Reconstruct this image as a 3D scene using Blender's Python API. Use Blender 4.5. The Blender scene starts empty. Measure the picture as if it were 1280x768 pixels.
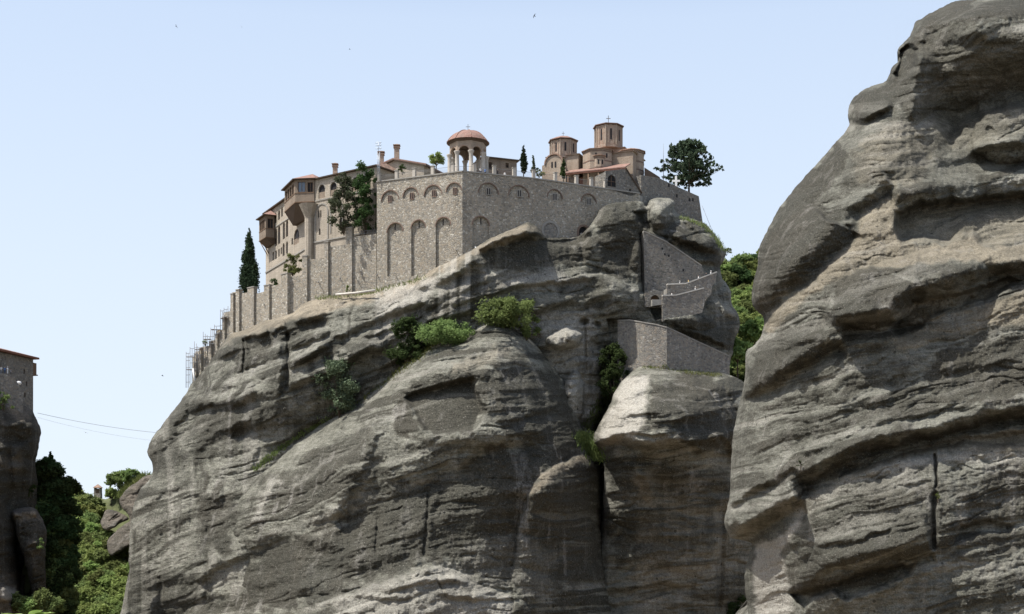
import bpy, bmesh, math, random
import numpy as np
from mathutils import Vector, Matrix
from mathutils.geometry import tessellate_polygon

R = math.radians
random.seed(7)
SC = bpy.context.scene
COL = SC.collection

# ------------------------------------------------------------------ camera
# The photograph is 1280 px wide; with a 50.6 mm lens on a 36 mm sensor one pixel is 1/1800.
FPX, CX, HY = 1800.0, 640.0, 720.0       # focal length in px, centre column, row of the horizon

def at(px, py, Y):
    """the point that stands Y metres ahead and is seen at pixel (px, py)"""
    return Vector(((px - CX) / FPX * Y, Y, (HY - py) / FPX * Y))

cam = bpy.data.cameras.new('camera')
cam.sensor_width = 36.0
cam.lens = FPX / 1280.0 * 36.0
cam.shift_y = (HY - 384.0) / 1280.0
cam.clip_start, cam.clip_end = 0.2, 6000.0
cam_ob = bpy.data.objects.new('camera', cam)
cam_ob.rotation_euler = (R(90), 0, 0)
COL.objects.link(cam_ob)
SC.camera = cam_ob

# ------------------------------------------------------------------ noise on arrays
_rng = np.random.RandomState(11)
_TAB = _rng.rand(4096)
_PRM = _rng.permutation(4096)

def vnoise(x, y, seed=0):
    xi = np.floor(x).astype(np.int64); yi = np.floor(y).astype(np.int64)
    fx = x - xi; fy = y - yi
    fx = fx * fx * (3 - 2 * fx); fy = fy * fy * (3 - 2 * fy)
    def h(a, b):
        return _TAB[(_PRM[(a + 131 * seed) & 4095] + b * 57 + seed * 17) & 4095]
    # a second scramble so rows are not shifted copies of one another
    def hh(a, b):
        return _TAB[_PRM[(_PRM[(a + 131 * seed) & 4095] + b) & 4095]]
    return ((hh(xi, yi) * (1 - fx) + hh(xi + 1, yi) * fx) * (1 - fy)
            + (hh(xi, yi + 1) * (1 - fx) + hh(xi + 1, yi + 1) * fx) * fy) * 2 - 1

def fbm(x, y, o=4, seed=0, gain=0.5):
    a, s, t = 1.0, 0.0, 0.0
    for i in range(o):
        s = s + a * vnoise(x, y, seed + i * 7); t += a
        x = x * 2.03 + 3.1; y = y * 2.03 + 1.7; a *= gain
    return s / t

def sstep(a, b, x):
    t = np.clip((x - a) / (b - a), 0, 1)
    return t * t * (3 - 2 * t)

# ------------------------------------------------------------------ distances in the picture plane
def poly_line(X, Y, pts):
    """signed distance to a polyline (positive above it, i.e. towards smaller y when it runs left to right) and arc position"""
    best = np.full(X.shape, 1e9); sg = np.zeros(X.shape); arc = np.zeros(X.shape); L = 0.0
    for (x0, y0), (x1, y1) in zip(pts[:-1], pts[1:]):
        dx, dy = x1 - x0, y1 - y0; l = math.hypot(dx, dy)
        t = np.clip(((X - x0) * dx + (Y - y0) * dy) / (l * l), 0, 1)
        ex, ey = X - (x0 + t * dx), Y - (y0 + t * dy)
        d = np.hypot(ex, ey); m = d < best
        best = np.where(m, d, best); sg = np.where(m, np.sign(dy * (X - x0) - dx * (Y - y0)), sg)
        arc = np.where(m, L + t * l, arc); L += l
    return best * sg, arc, L

def poly_sd(X, Y, pts):
    """signed distance to a closed polygon, positive inside"""
    best = np.full(X.shape, 1e9); ins = np.zeros(X.shape, bool); n = len(pts)
    for i in range(n):
        x0, y0 = pts[i]; x1, y1 = pts[(i + 1) % n]
        dx, dy = x1 - x0, y1 - y0; l2 = dx * dx + dy * dy + 1e-9
        t = np.clip(((X - x0) * dx + (Y - y0) * dy) / l2, 0, 1)
        best = np.minimum(best, np.hypot(X - x0 - t * dx, Y - y0 - t * dy))
        if abs(dy) > 1e-9:
            c = ((y0 <= Y) & (Y < y1)) | ((y1 <= Y) & (Y < y0))
            ins ^= c & (X < x0 + (Y - y0) / dy * dx)
    return np.where(ins, best, -best)

def smooth_poly(pts, n=4, closed=True):
    out = []; m = len(pts)
    for i in range(m if closed else m - 1):
        p0, p1, p2, p3 = [pts[(i + k) % m] if closed else pts[min(max(i + k, 0), m - 1)] for k in (-1, 0, 1, 2)]
        for j in range(n):
            t = j / n
            out.append(tuple(0.5 * (2 * p1[k] + (p2[k] - p0[k]) * t + (2 * p0[k] - 5 * p1[k] + 4 * p2[k] - p3[k]) * t * t
                                    + (3 * p1[k] - p0[k] - 3 * p2[k] + p3[k]) * t ** 3) for k in (0, 1)))
    if not closed: out.append(pts[-1])
    return out

def surface_fit(ctrl):
    """thin plate surface through (px, py, depth) points"""
    P = np.array([(a, b) for a, b, c in ctrl], float) / 100; V = np.array([c for a, b, c in ctrl], float)
    n = len(P); d = np.linalg.norm(P[:, None] - P[None], axis=2)
    K = np.where(d > 0, d * d * np.log(d + 1e-12), 0) + np.eye(n) * 0.02
    A = np.zeros((n + 3, n + 3)); A[:n, :n] = K; A[:n, n] = 1; A[:n, n + 1:] = P; A[n, :n] = 1; A[n + 1:, :n] = P.T
    w = np.linalg.solve(A, np.concatenate([V, np.zeros(3)]))
    def f(X, Y):
        X = np.asarray(X, float) / 100; Y = np.asarray(Y, float) / 100
        s = w[n] + w[n + 1] * X + w[n + 2] * Y
        for (a, b), c in zip(P, w[:n]):
            r2 = (X - a) ** 2 + (Y - b) ** 2
            s = s + c * 0.5 * r2 * np.log(r2 + 1e-12)
        return s
    return f

class Relief:
    """collects the ledges, hollows, cracks and lumps of a cliff: o = metres out of the cliff face; dark, tan, pale = weathering, plus some light and shade put in as colour"""
    def __init__(s, X, Y, seed, warp=4.0, wl=22.0):
        s.seed = seed; s.gain = 1.0
        s.X = X + fbm(X / wl, Y / wl, 3, seed) * warp + fbm(X / 6, Y / 6, 2, seed + 3) * warp * 0.25
        s.Y = Y + fbm(X / wl + 9, Y / wl + 5, 3, seed + 1) * warp + fbm(X / 6 + 5, Y / 6, 2, seed + 4) * warp * 0.3
        s.X0, s.Y0 = X, Y
        s.o = np.zeros(X.shape); s.dark = np.zeros(X.shape); s.tan = np.zeros(X.shape); s.pale = np.zeros(X.shape)
    def win(s, pts, m):
        """the part of the grid within m px of the points"""
        x0, x1 = min(p[0] for p in pts) - m, max(p[0] for p in pts) + m; y0, y1 = min(p[1] for p in pts) - m, max(p[1] for p in pts) + m
        j = np.searchsorted(s.X0[0], [x0, x1]); i = np.searchsorted(s.Y0[:, 0], [y0, y1])
        return (slice(i[0], max(i[1], i[0] + 1)), slice(j[0], max(j[1], j[0] + 1)))
    def ledge(s, pts, A=1.0, up=14, dn=18, rec=0.0, soft=None, ends=14):
        soft = max(3.0, up * .9)
        w = s.win(pts, max(up, dn) * 2.6 + 12)
        d, a, L = poly_line(s.X[w], s.Y[w], pts)
        e = sstep(0, ends, a) * sstep(0, ends, L - a)
        top = sstep(-.12 * soft, soft, d); A = A * s.gain; rec = rec * s.gain
        s.o[w] += e * (A * 1.5 * top * np.exp(-(np.maximum(d, 0) / (up * 1.15)) ** 2) - rec * (1 - top) * np.exp(-(np.minimum(d, 0) / dn) ** 2))
    def bump(s, cx, cy, rx, ry, A, rot=0, p=2.0):
        w = s.win([(cx, cy)], max(rx, ry) * 2.6 + 8)
        c, n = math.cos(R(rot)), math.sin(R(rot)); x, y = s.X[w] - cx, s.Y[w] - cy
        r2 = ((x * c + y * n) / rx) ** 2 + ((-x * n + y * c) / ry) ** 2
        s.o[w] += s.gain * A * np.exp(-r2 ** (p / 2))
    def dome(s, cx, cy, rx, ry, A, rot=0):
        w = s.win([(cx, cy)], max(rx, ry) + 10)
        c, n = math.cos(R(rot)), math.sin(R(rot)); x, y = s.X[w] - cx, s.Y[w] - cy
        r2 = ((x * c + y * n) / rx) ** 2 + ((-x * n + y * c) / ry) ** 2
        s.o[w] += s.gain * A * np.sqrt(np.clip(1 - r2, 0, 1))
    def crack(s, pts, w=1.5, A=1.5, ends=8):
        k = s.win(pts, w * 3 + 10)
        d, a, L = poly_line((s.X0 + (s.X - s.X0) * .4)[k], (s.Y0 + (s.Y - s.Y0) * .4)[k], pts)
        s.o[k] -= A * np.exp(-(d / w) ** 2) * sstep(0, ends, a) * sstep(0, ends, L - a)
    def rib(s, pts, A=1.0, left=14, right=6, ends=20):
        k = s.win(pts, left * 5)
        d, a, L = poly_line(s.X[k], s.Y[k], pts)
        s.o[k] += A * np.where(d > 0, np.exp(-(d / right) ** 2), np.exp(-(d / left) ** 2)) * sstep(0, ends, a) * sstep(0, ends, L - a)
    def hollow(s, pts, A=2.0, soft=10, flat=0.0):
        k = s.win(pts, 14)
        s.o[k] -= s.gain * A * sstep(-1.0, soft, poly_sd(s.X[k], s.Y[k], pts))
    def patch(s, what, pts, v=1.0, soft=12):
        k = s.win(pts, soft * 2 + 10)
        d = poly_sd(s.X[k], s.Y[k], pts) + fbm(s.X0[k] / 14, s.Y0[k] / 9, 3, s.seed + 40) * soft * .8
        a = getattr(s, what); a[k] = np.maximum(a[k], v * sstep(-soft * .4, soft * .6, d))
    def strata(s, S, periods, amps, mod=90.0):
        """thin beds: each one bellies out downwards and is undercut at its foot"""
        for i, (P, A) in enumerate(zip(periods, amps)):
            q = (S + fbm(s.X0 / (P * 5), s.Y0 / (P * 2.5), 3, s.seed + 60 + i) * P * 1.5) / P
            k = np.floor(q); f = q - k
            amp = np.clip(vnoise(k * 3.7 + s.X0 / mod, k * 1.9 + s.X0 * 0 + .5, s.seed + 70 + i) * 0.9 + .3, 0, 1.2)
            s.o += A * amp * sstep(0, .62, f) * (1 - sstep(.68, 1, f))
    def bands(s, S, P, A, L, seed=120, dark=.25):
        """beds of uneven hardness: long swells along the dip, the harder ones darker with age"""
        wv = S + fbm(s.X0 / (L * .7), s.Y0 / (L * .5), 3, s.seed + seed + 5) * P * 1.2
        n = fbm(s.X0 / L, wv / P, 3, s.seed + seed, .45)
        s.o += A * n
        s.band = n if not hasattr(s, 'band') else s.band + n
        s.dark = np.clip(s.dark + dark * sstep(.0, .45, n) * sstep(-.3, .3, fbm(s.X0 / (L * 1.3), s.Y0 / (L * .4), 3, s.seed + seed + 9)), 0, 1)
    def seams(s, S, P, A, L=8.0, seed=150):
        """thin open bedding seams, broken along their length"""
        n = fbm(s.X0 / (P * L), (S + fbm(s.X0 / 40, s.Y0 / 25, 3, s.seed + seed + 3) * P * .8) / P, 3, s.seed + seed, .4)
        k = sstep(.0, .35, fbm(s.X0 / (P * 4), s.Y0 / (P * 2.5), 3, s.seed + seed + 6))
        s.o -= A * k * np.clip(1 - np.abs(n), 0, 1) ** 14
    def lamina(s, S, P, L=22.0, A=.28, v=.55, seed=180):
        """fine continuous laminae: thin harder beds stand out a little and carry the dark crust, softer ones stay bare"""
        w = S + fbm(s.X0 / 90, s.Y0 / 50, 3, s.seed + seed + 3) * P * 2.2
        n = fbm(s.X0 / (P * L), w / P, 4, s.seed + seed, .55); k = sstep(-.35, .15, fbm(s.X0 / 70, s.Y0 / 45, 3, s.seed + seed + 7))
        s.o += A * np.tanh(n * 3.5) * k
        s.dark = np.clip(s.dark + v * k * sstep(.04, .26, n), 0, 1); s.pale = np.clip(s.pale + .35 * k * sstep(.10, .34, -n), 0, 1)
    def rough(s, A, wl, o=5, seed=80):
        s.o += A * fbm(s.X0 / wl, s.Y0 / wl, o, s.seed + seed)
    def flutes(s, A, wl, stretch=9.0):
        s.o += A * fbm(s.X / wl, s.Y / (wl * stretch), 3, s.seed + 90)

# ------------------------------------------------------------------ objects
def props(o, label=None, cat=None, group=None, kind=None):
    if label: o['label'] = label
    if cat: o['category'] = cat
    if group: o['group'] = group
    if kind: o['kind'] = kind
    return o

def link_mesh(name, me, mat=None, parent=None):
    o = bpy.data.objects.new(name, me); COL.objects.link(o)
    if mat and not me.materials: me.materials.append(mat)
    if parent: o.parent = parent
    return o

def thing(name, label, cat, loc=(0, 0, 0), group=None, rz=0.0):
    o = bpy.data.objects.new(name, None); o.empty_display_size = 0.3
    o.location = loc; o.rotation_euler[2] = rz; COL.objects.link(o)
    return props(o, label, cat, group)

def origin_of(o):
    v = Vector((0, 0, 0))
    while o is not None:
        v = v + Vector(o.location); o = o.parent
    return v

def copy_thing(o, loc, rz=0.0, sc=1.0, label=None):
    c = o.copy(); COL.objects.link(c); c.location = loc; c.rotation_euler[2] = rz
    c.scale = (sc, sc, sc) if not hasattr(sc, '__len__') else sc
    if label: c['label'] = label
    def kids(a, b):
        for ch in list(a.children):
            d = ch.copy(); COL.objects.link(d); d.parent = b; kids(ch, d)
    kids(o, c)
    return c

class MB:
    """collects faces in world coordinates; build() links them as one mesh"""
    def __init__(s): s.v = []; s.f = []; s.sm = []
    def add(s, vs, fs, smooth=False):
        b = len(s.v); s.v += [tuple(v) for v in vs]; s.f += [tuple(i + b for i in f) for f in fs]; s.sm += [smooth] * len(fs)
        return s
    def box(s, c, u, v, w):
        """centre and three half-axis vectors"""
        c, u, v, w = map(Vector, (c, u, v, w)); P = []
        for k in (-1, 1):
            for j in (-1, 1):
                for i in (-1, 1): P.append(c + u * i + v * j + w * k)
        F = [(0, 2, 3, 1), (4, 5, 7, 6), (0, 1, 5, 4), (2, 6, 7, 3), (0, 4, 6, 2), (1, 3, 7, 5)]
        if u.cross(v).dot(w) < 0: F = [f[::-1] for f in F]
        return s.add(P, F)
    def abox(s, x0, x1, y0, y1, z0, z1):
        return s.box(((x0 + x1) / 2, (y0 + y1) / 2, (z0 + z1) / 2), ((x1 - x0) / 2, 0, 0), (0, (y1 - y0) / 2, 0), (0, 0, (z1 - z0) / 2))
    def tube(s, pts, r, n=6, r1=None, smooth=True):
        pts = [Vector(p) for p in pts]; m = len(pts); b = []
        for i, p in enumerate(pts):
            d = (pts[min(i + 1, m - 1)] - pts[max(i - 1, 0)]).normalized()
            a = d.cross(Vector((0, 0, 1)) if abs(d.z) < .9 else Vector((1, 0, 0))).normalized(); c = d.cross(a)
            rr = r + ((r1 if r1 is not None else r) - r) * i / max(m - 1, 1)
            b += [p + (a * math.cos(2 * math.pi * k / n) + c * math.sin(2 * math.pi * k / n)) * rr for k in range(n)]
        F = [(i * n + k, i * n + (k + 1) % n, (i + 1) * n + (k + 1) % n, (i + 1) * n + k) for i in range(m - 1) for k in range(n)]
        F += [tuple(range(n))[::-1], tuple(range((m - 1) * n, m * n))]
        return s.add(b, F, smooth)
    def lathe(s, c, prof, n=8, rot=0.0, smooth=False, cap=True):
        """profile [(radius, z)] turned about the vertical through c"""
        c = Vector(c); m = len(prof); b = []
        for r, z in prof:
            b += [c + Vector((r * math.cos(rot + 2 * math.pi * k / n), r * math.sin(rot + 2 * math.pi * k / n), z)) for k in range(n)]
        F = [(i * n + k, i * n + (k + 1) % n, (i + 1) * n + (k + 1) % n, (i + 1) * n + k) for i in range(m - 1) for k in range(n)]
        if cap: F += [tuple(range(n))[::-1], tuple(range((m - 1) * n, m * n))]
        return s.add(b, F, smooth)
    def prism(s, poly, z0, z1):
        """plan polygon (x, y) counter-clockwise, from z0 to z1 (numbers or one per corner)"""
        n = len(poly); Z0 = z0 if hasattr(z0, '__len__') else [z0] * n; Z1 = z1 if hasattr(z1, '__len__') else [z1] * n
        P = [(x, y, z) for (x, y), z in zip(poly, Z0)] + [(x, y, z) for (x, y), z in zip(poly, Z1)]
        F = [tuple(range(n))[::-1], tuple(range(n, 2 * n))] + [(i, (i + 1) % n, n + (i + 1) % n, n + i) for i in range(n)]
        return s.add(P, F)
    def hull_prism(s, poly3, ext):
        """a planar polygon of 3-D points pushed along the vector ext"""
        n = len(poly3); ext = Vector(ext); P = [Vector(p) for p in poly3]; P += [p + ext for p in P]
        nrm = Vector((0, 0, 0))
        for i in range(n): nrm += Vector(poly3[i]).cross(Vector(poly3[(i + 1) % n]))
        F = [tuple(range(n))[::-1], tuple(range(n, 2 * n))] + [(i, (i + 1) % n, n + (i + 1) % n, n + i) for i in range(n)]
        if nrm.dot(ext) < 0: F = [f[::-1] for f in F]
        return s.add(P, F)
    def panel(s, F, outer, holes, n0, n1):
        """a slab in the wall frame F between offsets n0 < n1 with openings cut through it"""
        loops = [outer] + holes
        tri = tessellate_polygon([[Vector((u, z, 0)) for u, z in l] for l in loops])
        flat = [p for l in loops for p in l]; N = len(flat)
        P = [F.pt(u, z, n1) for u, z in flat] + [F.pt(u, z, n0) for u, z in flat]
        fs = []
        for t in tri:
            a, b, c = [flat[i] for i in t]
            if (b[0] - a[0]) * (c[1] - a[1]) - (b[1] - a[1]) * (c[0] - a[0]) < 0: t = t[::-1]
            fs.append(tuple(t)); fs.append(tuple(i + N for i in t[::-1]))
        k = 0
        for li, l in enumerate(loops):
            m = len(l); ar = sum(l[i][0] * l[(i + 1) % m][1] - l[(i + 1) % m][0] * l[i][1] for i in range(m))
            for i in range(m):
                a, b = k + i, k + (i + 1) % m
                q = (a, a + N, b + N, b)
                fs.append(q if (ar > 0) == (li == 0) else q[::-1])
            k += m
        return s.add(P, fs)
    def build(s, name, mat, parent=None):
        me = bpy.data.meshes.new(name); o0 = origin_of(parent) if parent else Vector((0, 0, 0))
        me.from_pydata([tuple(Vector(v) - o0) for v in s.v], [], s.f)
        me.polygons.foreach_set('use_smooth', s.sm); me.update()
        return link_mesh(name, me, mat, parent)

class Frame:
    """a vertical wall plane: origin p (x, y, z0), u along the wall to the viewer's right, n outwards (towards the viewer)"""
    def __init__(s, p, q, z0=0.0):
        s.p = Vector((p[0], p[1], z0)); d = Vector((q[0] - p[0], q[1] - p[1], 0)); s.L = d.length; s.u = d.normalized()
        s.n = Vector((s.u.y, -s.u.x, 0)); s.z = Vector((0, 0, 1))
    def pt(s, u, z, n=0.0): return s.p + s.u * u + s.z * z + s.n * n
    def px(s, px, py, n=0.0):
        """wall coordinates (u, z) of what is seen at a pixel"""
        d = Vector(((px - CX) / FPX, 1.0, (HY - py) / FPX)); o = s.p + s.n * n
        t = o.dot(s.n) / d.dot(s.n); P = d * t - o
        return (P.dot(s.u), P.z)

def arch(u0, u1, z0, z1, n=8):
    """outline of an opening with a round head, counter-clockwise"""
    r = (u1 - u0) / 2; c = (u0 + u1) / 2
    return [(u0, z0), (u1, z0)] + [(c + r * math.cos(math.pi * k / n), z1 - r + r * math.sin(math.pi * k / n)) for k in range(n + 1)]

def rect(u0, u1, z0, z1): return [(u0, z0), (u1, z0), (u1, z1), (u0, z1)]
# ------------------------------------------------------------------ materials
class NT:
    def __init__(s, name):
        s.m = bpy.data.materials.new(name); s.m.use_nodes = True; s.t = s.m.node_tree; s.t.nodes.clear()
        s.out = s.n('ShaderNodeOutputMaterial')
    def n(s, typ, **kw):
        x = s.t.nodes.new(typ)
        for k, v in kw.items():
            if k in x.inputs: s.set(x.inputs[k], v)
            else: setattr(x, k, v)
        return x
    def set(s, sock, v):
        if isinstance(v, bpy.types.NodeSocket): s.t.links.new(v, sock)
        elif v is not None: sock.default_value = v
    def coord(s, scale=(1, 1, 1), rot=(0, 0, 0), kind='Object'):
        c = s.n('ShaderNodeTexCoord'); m = s.n('ShaderNodeMapping'); s.set(m.inputs['Vector'], c.outputs[kind])
        m.inputs['Scale'].default_value = scale; m.inputs['Rotation'].default_value = rot
        return m.outputs[0]
    def noise(s, vec, sc, det=4.0, rough=.55, dist=0.0):
        x = s.n('ShaderNodeTexNoise'); s.set(x.inputs['Vector'], vec)
        x.inputs['Scale'].default_value = sc; x.inputs['Detail'].default_value = det
        x.inputs['Roughness'].default_value = rough; x.inputs['Distortion'].default_value = dist
        return x.outputs['Fac']
    def ramp(s, fac, stops, interp='LINEAR'):
        x = s.n('ShaderNodeValToRGB'); s.set(x.inputs[0], fac); e = x.color_ramp.elements; x.color_ramp.interpolation = interp
        while len(e) < len(stops): e.new(0.5)
        for el, (p, c) in zip(e, stops):
            el.position = p; el.color = (c, c, c, 1) if not hasattr(c, '__len__') else (*c, 1)
        return x.outputs[0]
    def mix(s, fac, a, b, mode='MIX'):
        x = s.n('ShaderNodeMix'); x.data_type = 'RGBA'; x.blend_type = mode; x.clamp_factor = True
        s.set(x.inputs[0], fac)
        for i, v in ((6, a), (7, b)):
            if isinstance(v, tuple): v = (*v, 1) if len(v) == 3 else v
            s.set(x.inputs[i], v)
        return x.outputs[2]
    def math(s, op, a, b=None, clamp=False):
        x = s.n('ShaderNodeMath'); x.operation = op; x.use_clamp = clamp; s.set(x.inputs[0], a)
        if b is not None: s.set(x.inputs[1], b)
        return x.outputs[0]
    def bump(s, h, dist, strength=1.0, normal=None):
        x = s.n('ShaderNodeBump'); s.set(x.inputs['Height'], h); x.inputs['Distance'].default_value = dist
        x.inputs['Strength'].default_value = strength
        if normal: s.set(x.inputs['Normal'], normal)
        return x.outputs[0]
    def bsdf(s, col, rough=.9, normal=None, metal=0.0, spec=.25):
        b = s.n('ShaderNodeBsdfPrincipled'); s.set(b.inputs['Base Color'], (*col, 1) if isinstance(col, tuple) else col)
        s.set(b.inputs['Roughness'], rough); b.inputs['Metallic'].default_value = metal
        b.inputs['Specular IOR Level'].default_value = spec
        if normal: s.set(b.inputs['Normal'], normal)
        s.t.links.new(b.outputs[0], s.out.inputs[0]); return s.m

def rock_material(name, k=1.0, base=((.190, .187, .152), (.270, .265, .220)), tan=(.31, .26, .19), crust=(.0305, .0295, .0235), streak=.6, dip=-14, warm=None):
    """conglomerate: beds, pebbles, dark crust for lichen and painted shade, bare sandy hollows and water streaks; k = texture frequency"""
    T = NT(name); at_ = T.n('ShaderNodeAttribute'); at_.attribute_name = 'weather_and_light'
    sep = T.n('ShaderNodeSeparateColor'); T.set(sep.inputs[0], at_.outputs['Color'])
    dark, tn, pale = sep.outputs[0], sep.outputs[1], sep.outputs[2]
    P = T.coord(); B = T.coord((.25 * k, .25 * k, 2.2 * k), (0, R(dip), 0)); V = T.coord((.55 * k, .55 * k, .028 * k))
    big = T.noise(P, .055 * k, 5, .6); mid = T.noise(P, .5 * k, 6, .65); fine = T.noise(P, 3.2 * k, 4, .7)
    beds = T.noise(B, .55, 6, .65, .6); stk = T.noise(V, .55, 4, .6, .4)
    col = T.mix(T.ramp(big, [(.35, 0), (.65, 1)]), base[0], base[1])
    col = T.mix(T.math('MULTIPLY', T.ramp(beds, [(.38, 0), (.62, 1)]), .5), col, tuple(c * .55 for c in base[0]))
    B2 = T.coord((.7 * k, .7 * k, 5.0 * k), (0, R(dip), 0)); beds2 = T.noise(B2, .6, 6, .72, .5)
    col = T.mix(T.math('MULTIPLY', T.ramp(beds2, [(.42, 0), (.62, 1)]), .55), col, tuple(c * .42 for c in base[0]))
    col = T.mix(tn, col, T.mix(T.ramp(mid, [(.3, 0), (.7, 1)]), tan, tuple(c * .72 for c in tan)))
    col = T.mix(T.math('MULTIPLY', pale, T.ramp(stk, [(.30, .6), (.6, 1)])), col, (.365, .345, .30))
    # lichen and painted shade: follow the dark mask, broken up by patchy noise and beds
    blot = T.noise(P, .16 * k, 6, .68, .5)
    lich_shade = T.math('ADD', T.math('MULTIPLY', dark, .64), T.math('ADD', T.math('MULTIPLY', blot, .62), T.math('ADD', T.math('MULTIPLY', mid, .34), T.math('MULTIPLY', beds, .22))))
    lich_shade = T.ramp(lich_shade, [(.56, 0), (.67, .42), (.80, .88), (.92, 1)])
    lich_shade = T.math('MULTIPLY', lich_shade, T.math('SUBTRACT', 1.0, T.math('MULTIPLY', T.math('MAXIMUM', tn, pale), .8)))
    lc = T.mix(T.ramp(fine, [(.35, 0), (.7, 1)]), crust, tuple(c * 2.0 for c in crust)); lc = T.mix(T.ramp(big, [(.4, 0), (.6, .6)]), lc, (.049, .0435, .033))
    col = T.mix(T.math('MULTIPLY', lich_shade, .9), col, lc)
    # water streaks, dark and light, running straight down
    col = T.mix(T.math('MULTIPLY', T.math('MULTIPLY', T.ramp(stk, [(.54, 0), (.64, 1)]), T.ramp(blot, [(.35, .25), (.6, 1)])), streak * .9), col, tuple(c * 1.5 for c in crust))
    col = T.mix(T.math('MULTIPLY', T.math('MULTIPLY', T.ramp(stk, [(.34, 1), (.44, 0)]), T.ramp(big, [(.4, .2), (.6, 1)])), streak * .7), col, (.30, .285, .255))
    # pebbles set in the matrix
    vo = T.n('ShaderNodeTexVoronoi'); T.set(vo.inputs['Vector'], P); vo.inputs['Scale'].default_value = 2.3 * k
    sp = T.n('ShaderNodeSeparateColor'); T.set(sp.inputs[0], vo.outputs['Color'])
    rad = T.math('MULTIPLY', sp.outputs[1], .34)
    peb = T.math('MULTIPLY', T.math('LESS_THAN', vo.outputs['Distance'], rad), T.math('GREATER_THAN', sp.outputs[0], .42))
    pk = T.mix(sp.outputs[2], (.17, .155, .135), (.245, .235, .205))
    col = T.mix(T.math('MULTIPLY', peb, T.math('SUBTRACT', .55, T.math('MULTIPLY', tn, .35))), col, pk)
    col = T.mix(.8, col, T.ramp(fine, [(.30, .40), (.5, 1.0), (.72, 1.65)]), 'MULTIPLY')
    h = T.math('ADD', T.math('MULTIPLY', mid, 1.3), T.math('ADD', T.math('MULTIPLY', fine, .35), T.math('ADD', T.math('MULTIPLY', beds, .7), T.math('MULTIPLY', beds2, .45))))
    h = T.math('ADD', h, T.math('MULTIPLY', peb, .30))
    pit = T.n('ShaderNodeTexVoronoi'); T.set(pit.inputs['Vector'], P); pit.inputs['Scale'].default_value = .8 * k; ps = T.n('ShaderNodeSeparateColor'); T.set(ps.inputs[0], pit.outputs['Color'])
    hole = T.math('MULTIPLY', T.math('LESS_THAN', pit.outputs['Distance'], T.math('MULTIPLY', ps.outputs[1], .3)), T.math('GREATER_THAN', ps.outputs[0], .8))
    col = T.mix(T.math('MULTIPLY', hole, .7), col, crust); h = T.math('SUBTRACT', h, T.math('MULTIPLY', hole, .6))
    return T.bsdf(col, .95, T.bump(h, .55 / k, .9), spec=.12)

M = {}
M['cliff'] = rock_material('conglomerate_grey')
M['near_cliff'] = rock_material('conglomerate_near', 1.9, ((.155, .153, .126), (.218, .215, .180)), (.258, .224, .165), streak=.35, dip=-18)
M['far_cliff'] = rock_material('conglomerate_brown', .9, ((.13, .112, .09), (.18, .155, .125)), (.25, .205, .145), streak=.5)

def rubble(name, scale=1.6, lo=(.125, .12, .107), hi=(.54, .52, .47), warm=(.32, .275, .215), mortar=(.27, .255, .225), cut=.62):
    T = NT(name); P = T.coord((1, 1, 1.25)); W = T.n('ShaderNodeTexVoronoi'); T.set(W.inputs['Vector'], P); W.inputs['Scale'].default_value = scale
    E = T.n('ShaderNodeTexVoronoi'); E.feature = 'DISTANCE_TO_EDGE'; T.set(E.inputs['Vector'], P); E.inputs['Scale'].default_value = scale
    s = T.n('ShaderNodeSeparateColor'); T.set(s.inputs[0], W.outputs['Color'])
    big = T.noise(T.coord((1, 1, .35)), .16, 4, .6)
    stone = T.mix(T.ramp(s.outputs[0], [(0, 0), (.5, .30), (.8, .52), (1, 1)]), lo, hi)
    stone = T.mix(T.ramp(s.outputs[1], [(cut, 0), (cut + .1, .7)]), stone, warm)
    col = T.mix(T.ramp(E.outputs['Distance'], [(.03, 1), (.10, 0)]), stone, mortar)
    col = T.mix(.6, col, T.ramp(big, [(.3, .62), (.5, 1.0), (.75, 1.15)]), 'MULTIPLY')
    col = T.mix(.4, col, T.ramp(T.noise(P, 5, 3), [(.3, .6), (.7, 1.3)]), 'MULTIPLY')
    return T.bsdf(col, .93, T.bump(T.ramp(E.outputs['Distance'], [(0, 0), (.16, 1)]), .12, .8), spec=.15)

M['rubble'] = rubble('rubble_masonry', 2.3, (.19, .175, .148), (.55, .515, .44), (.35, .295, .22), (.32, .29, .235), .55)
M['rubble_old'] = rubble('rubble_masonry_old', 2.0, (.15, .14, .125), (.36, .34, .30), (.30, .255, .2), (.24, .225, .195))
M['rubble_dark'] = rubble('rubble_masonry_dark', 2.1, (.125, .12, .108), (.33, .315, .285), (.26, .225, .18), (.21, .20, .175))

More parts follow.
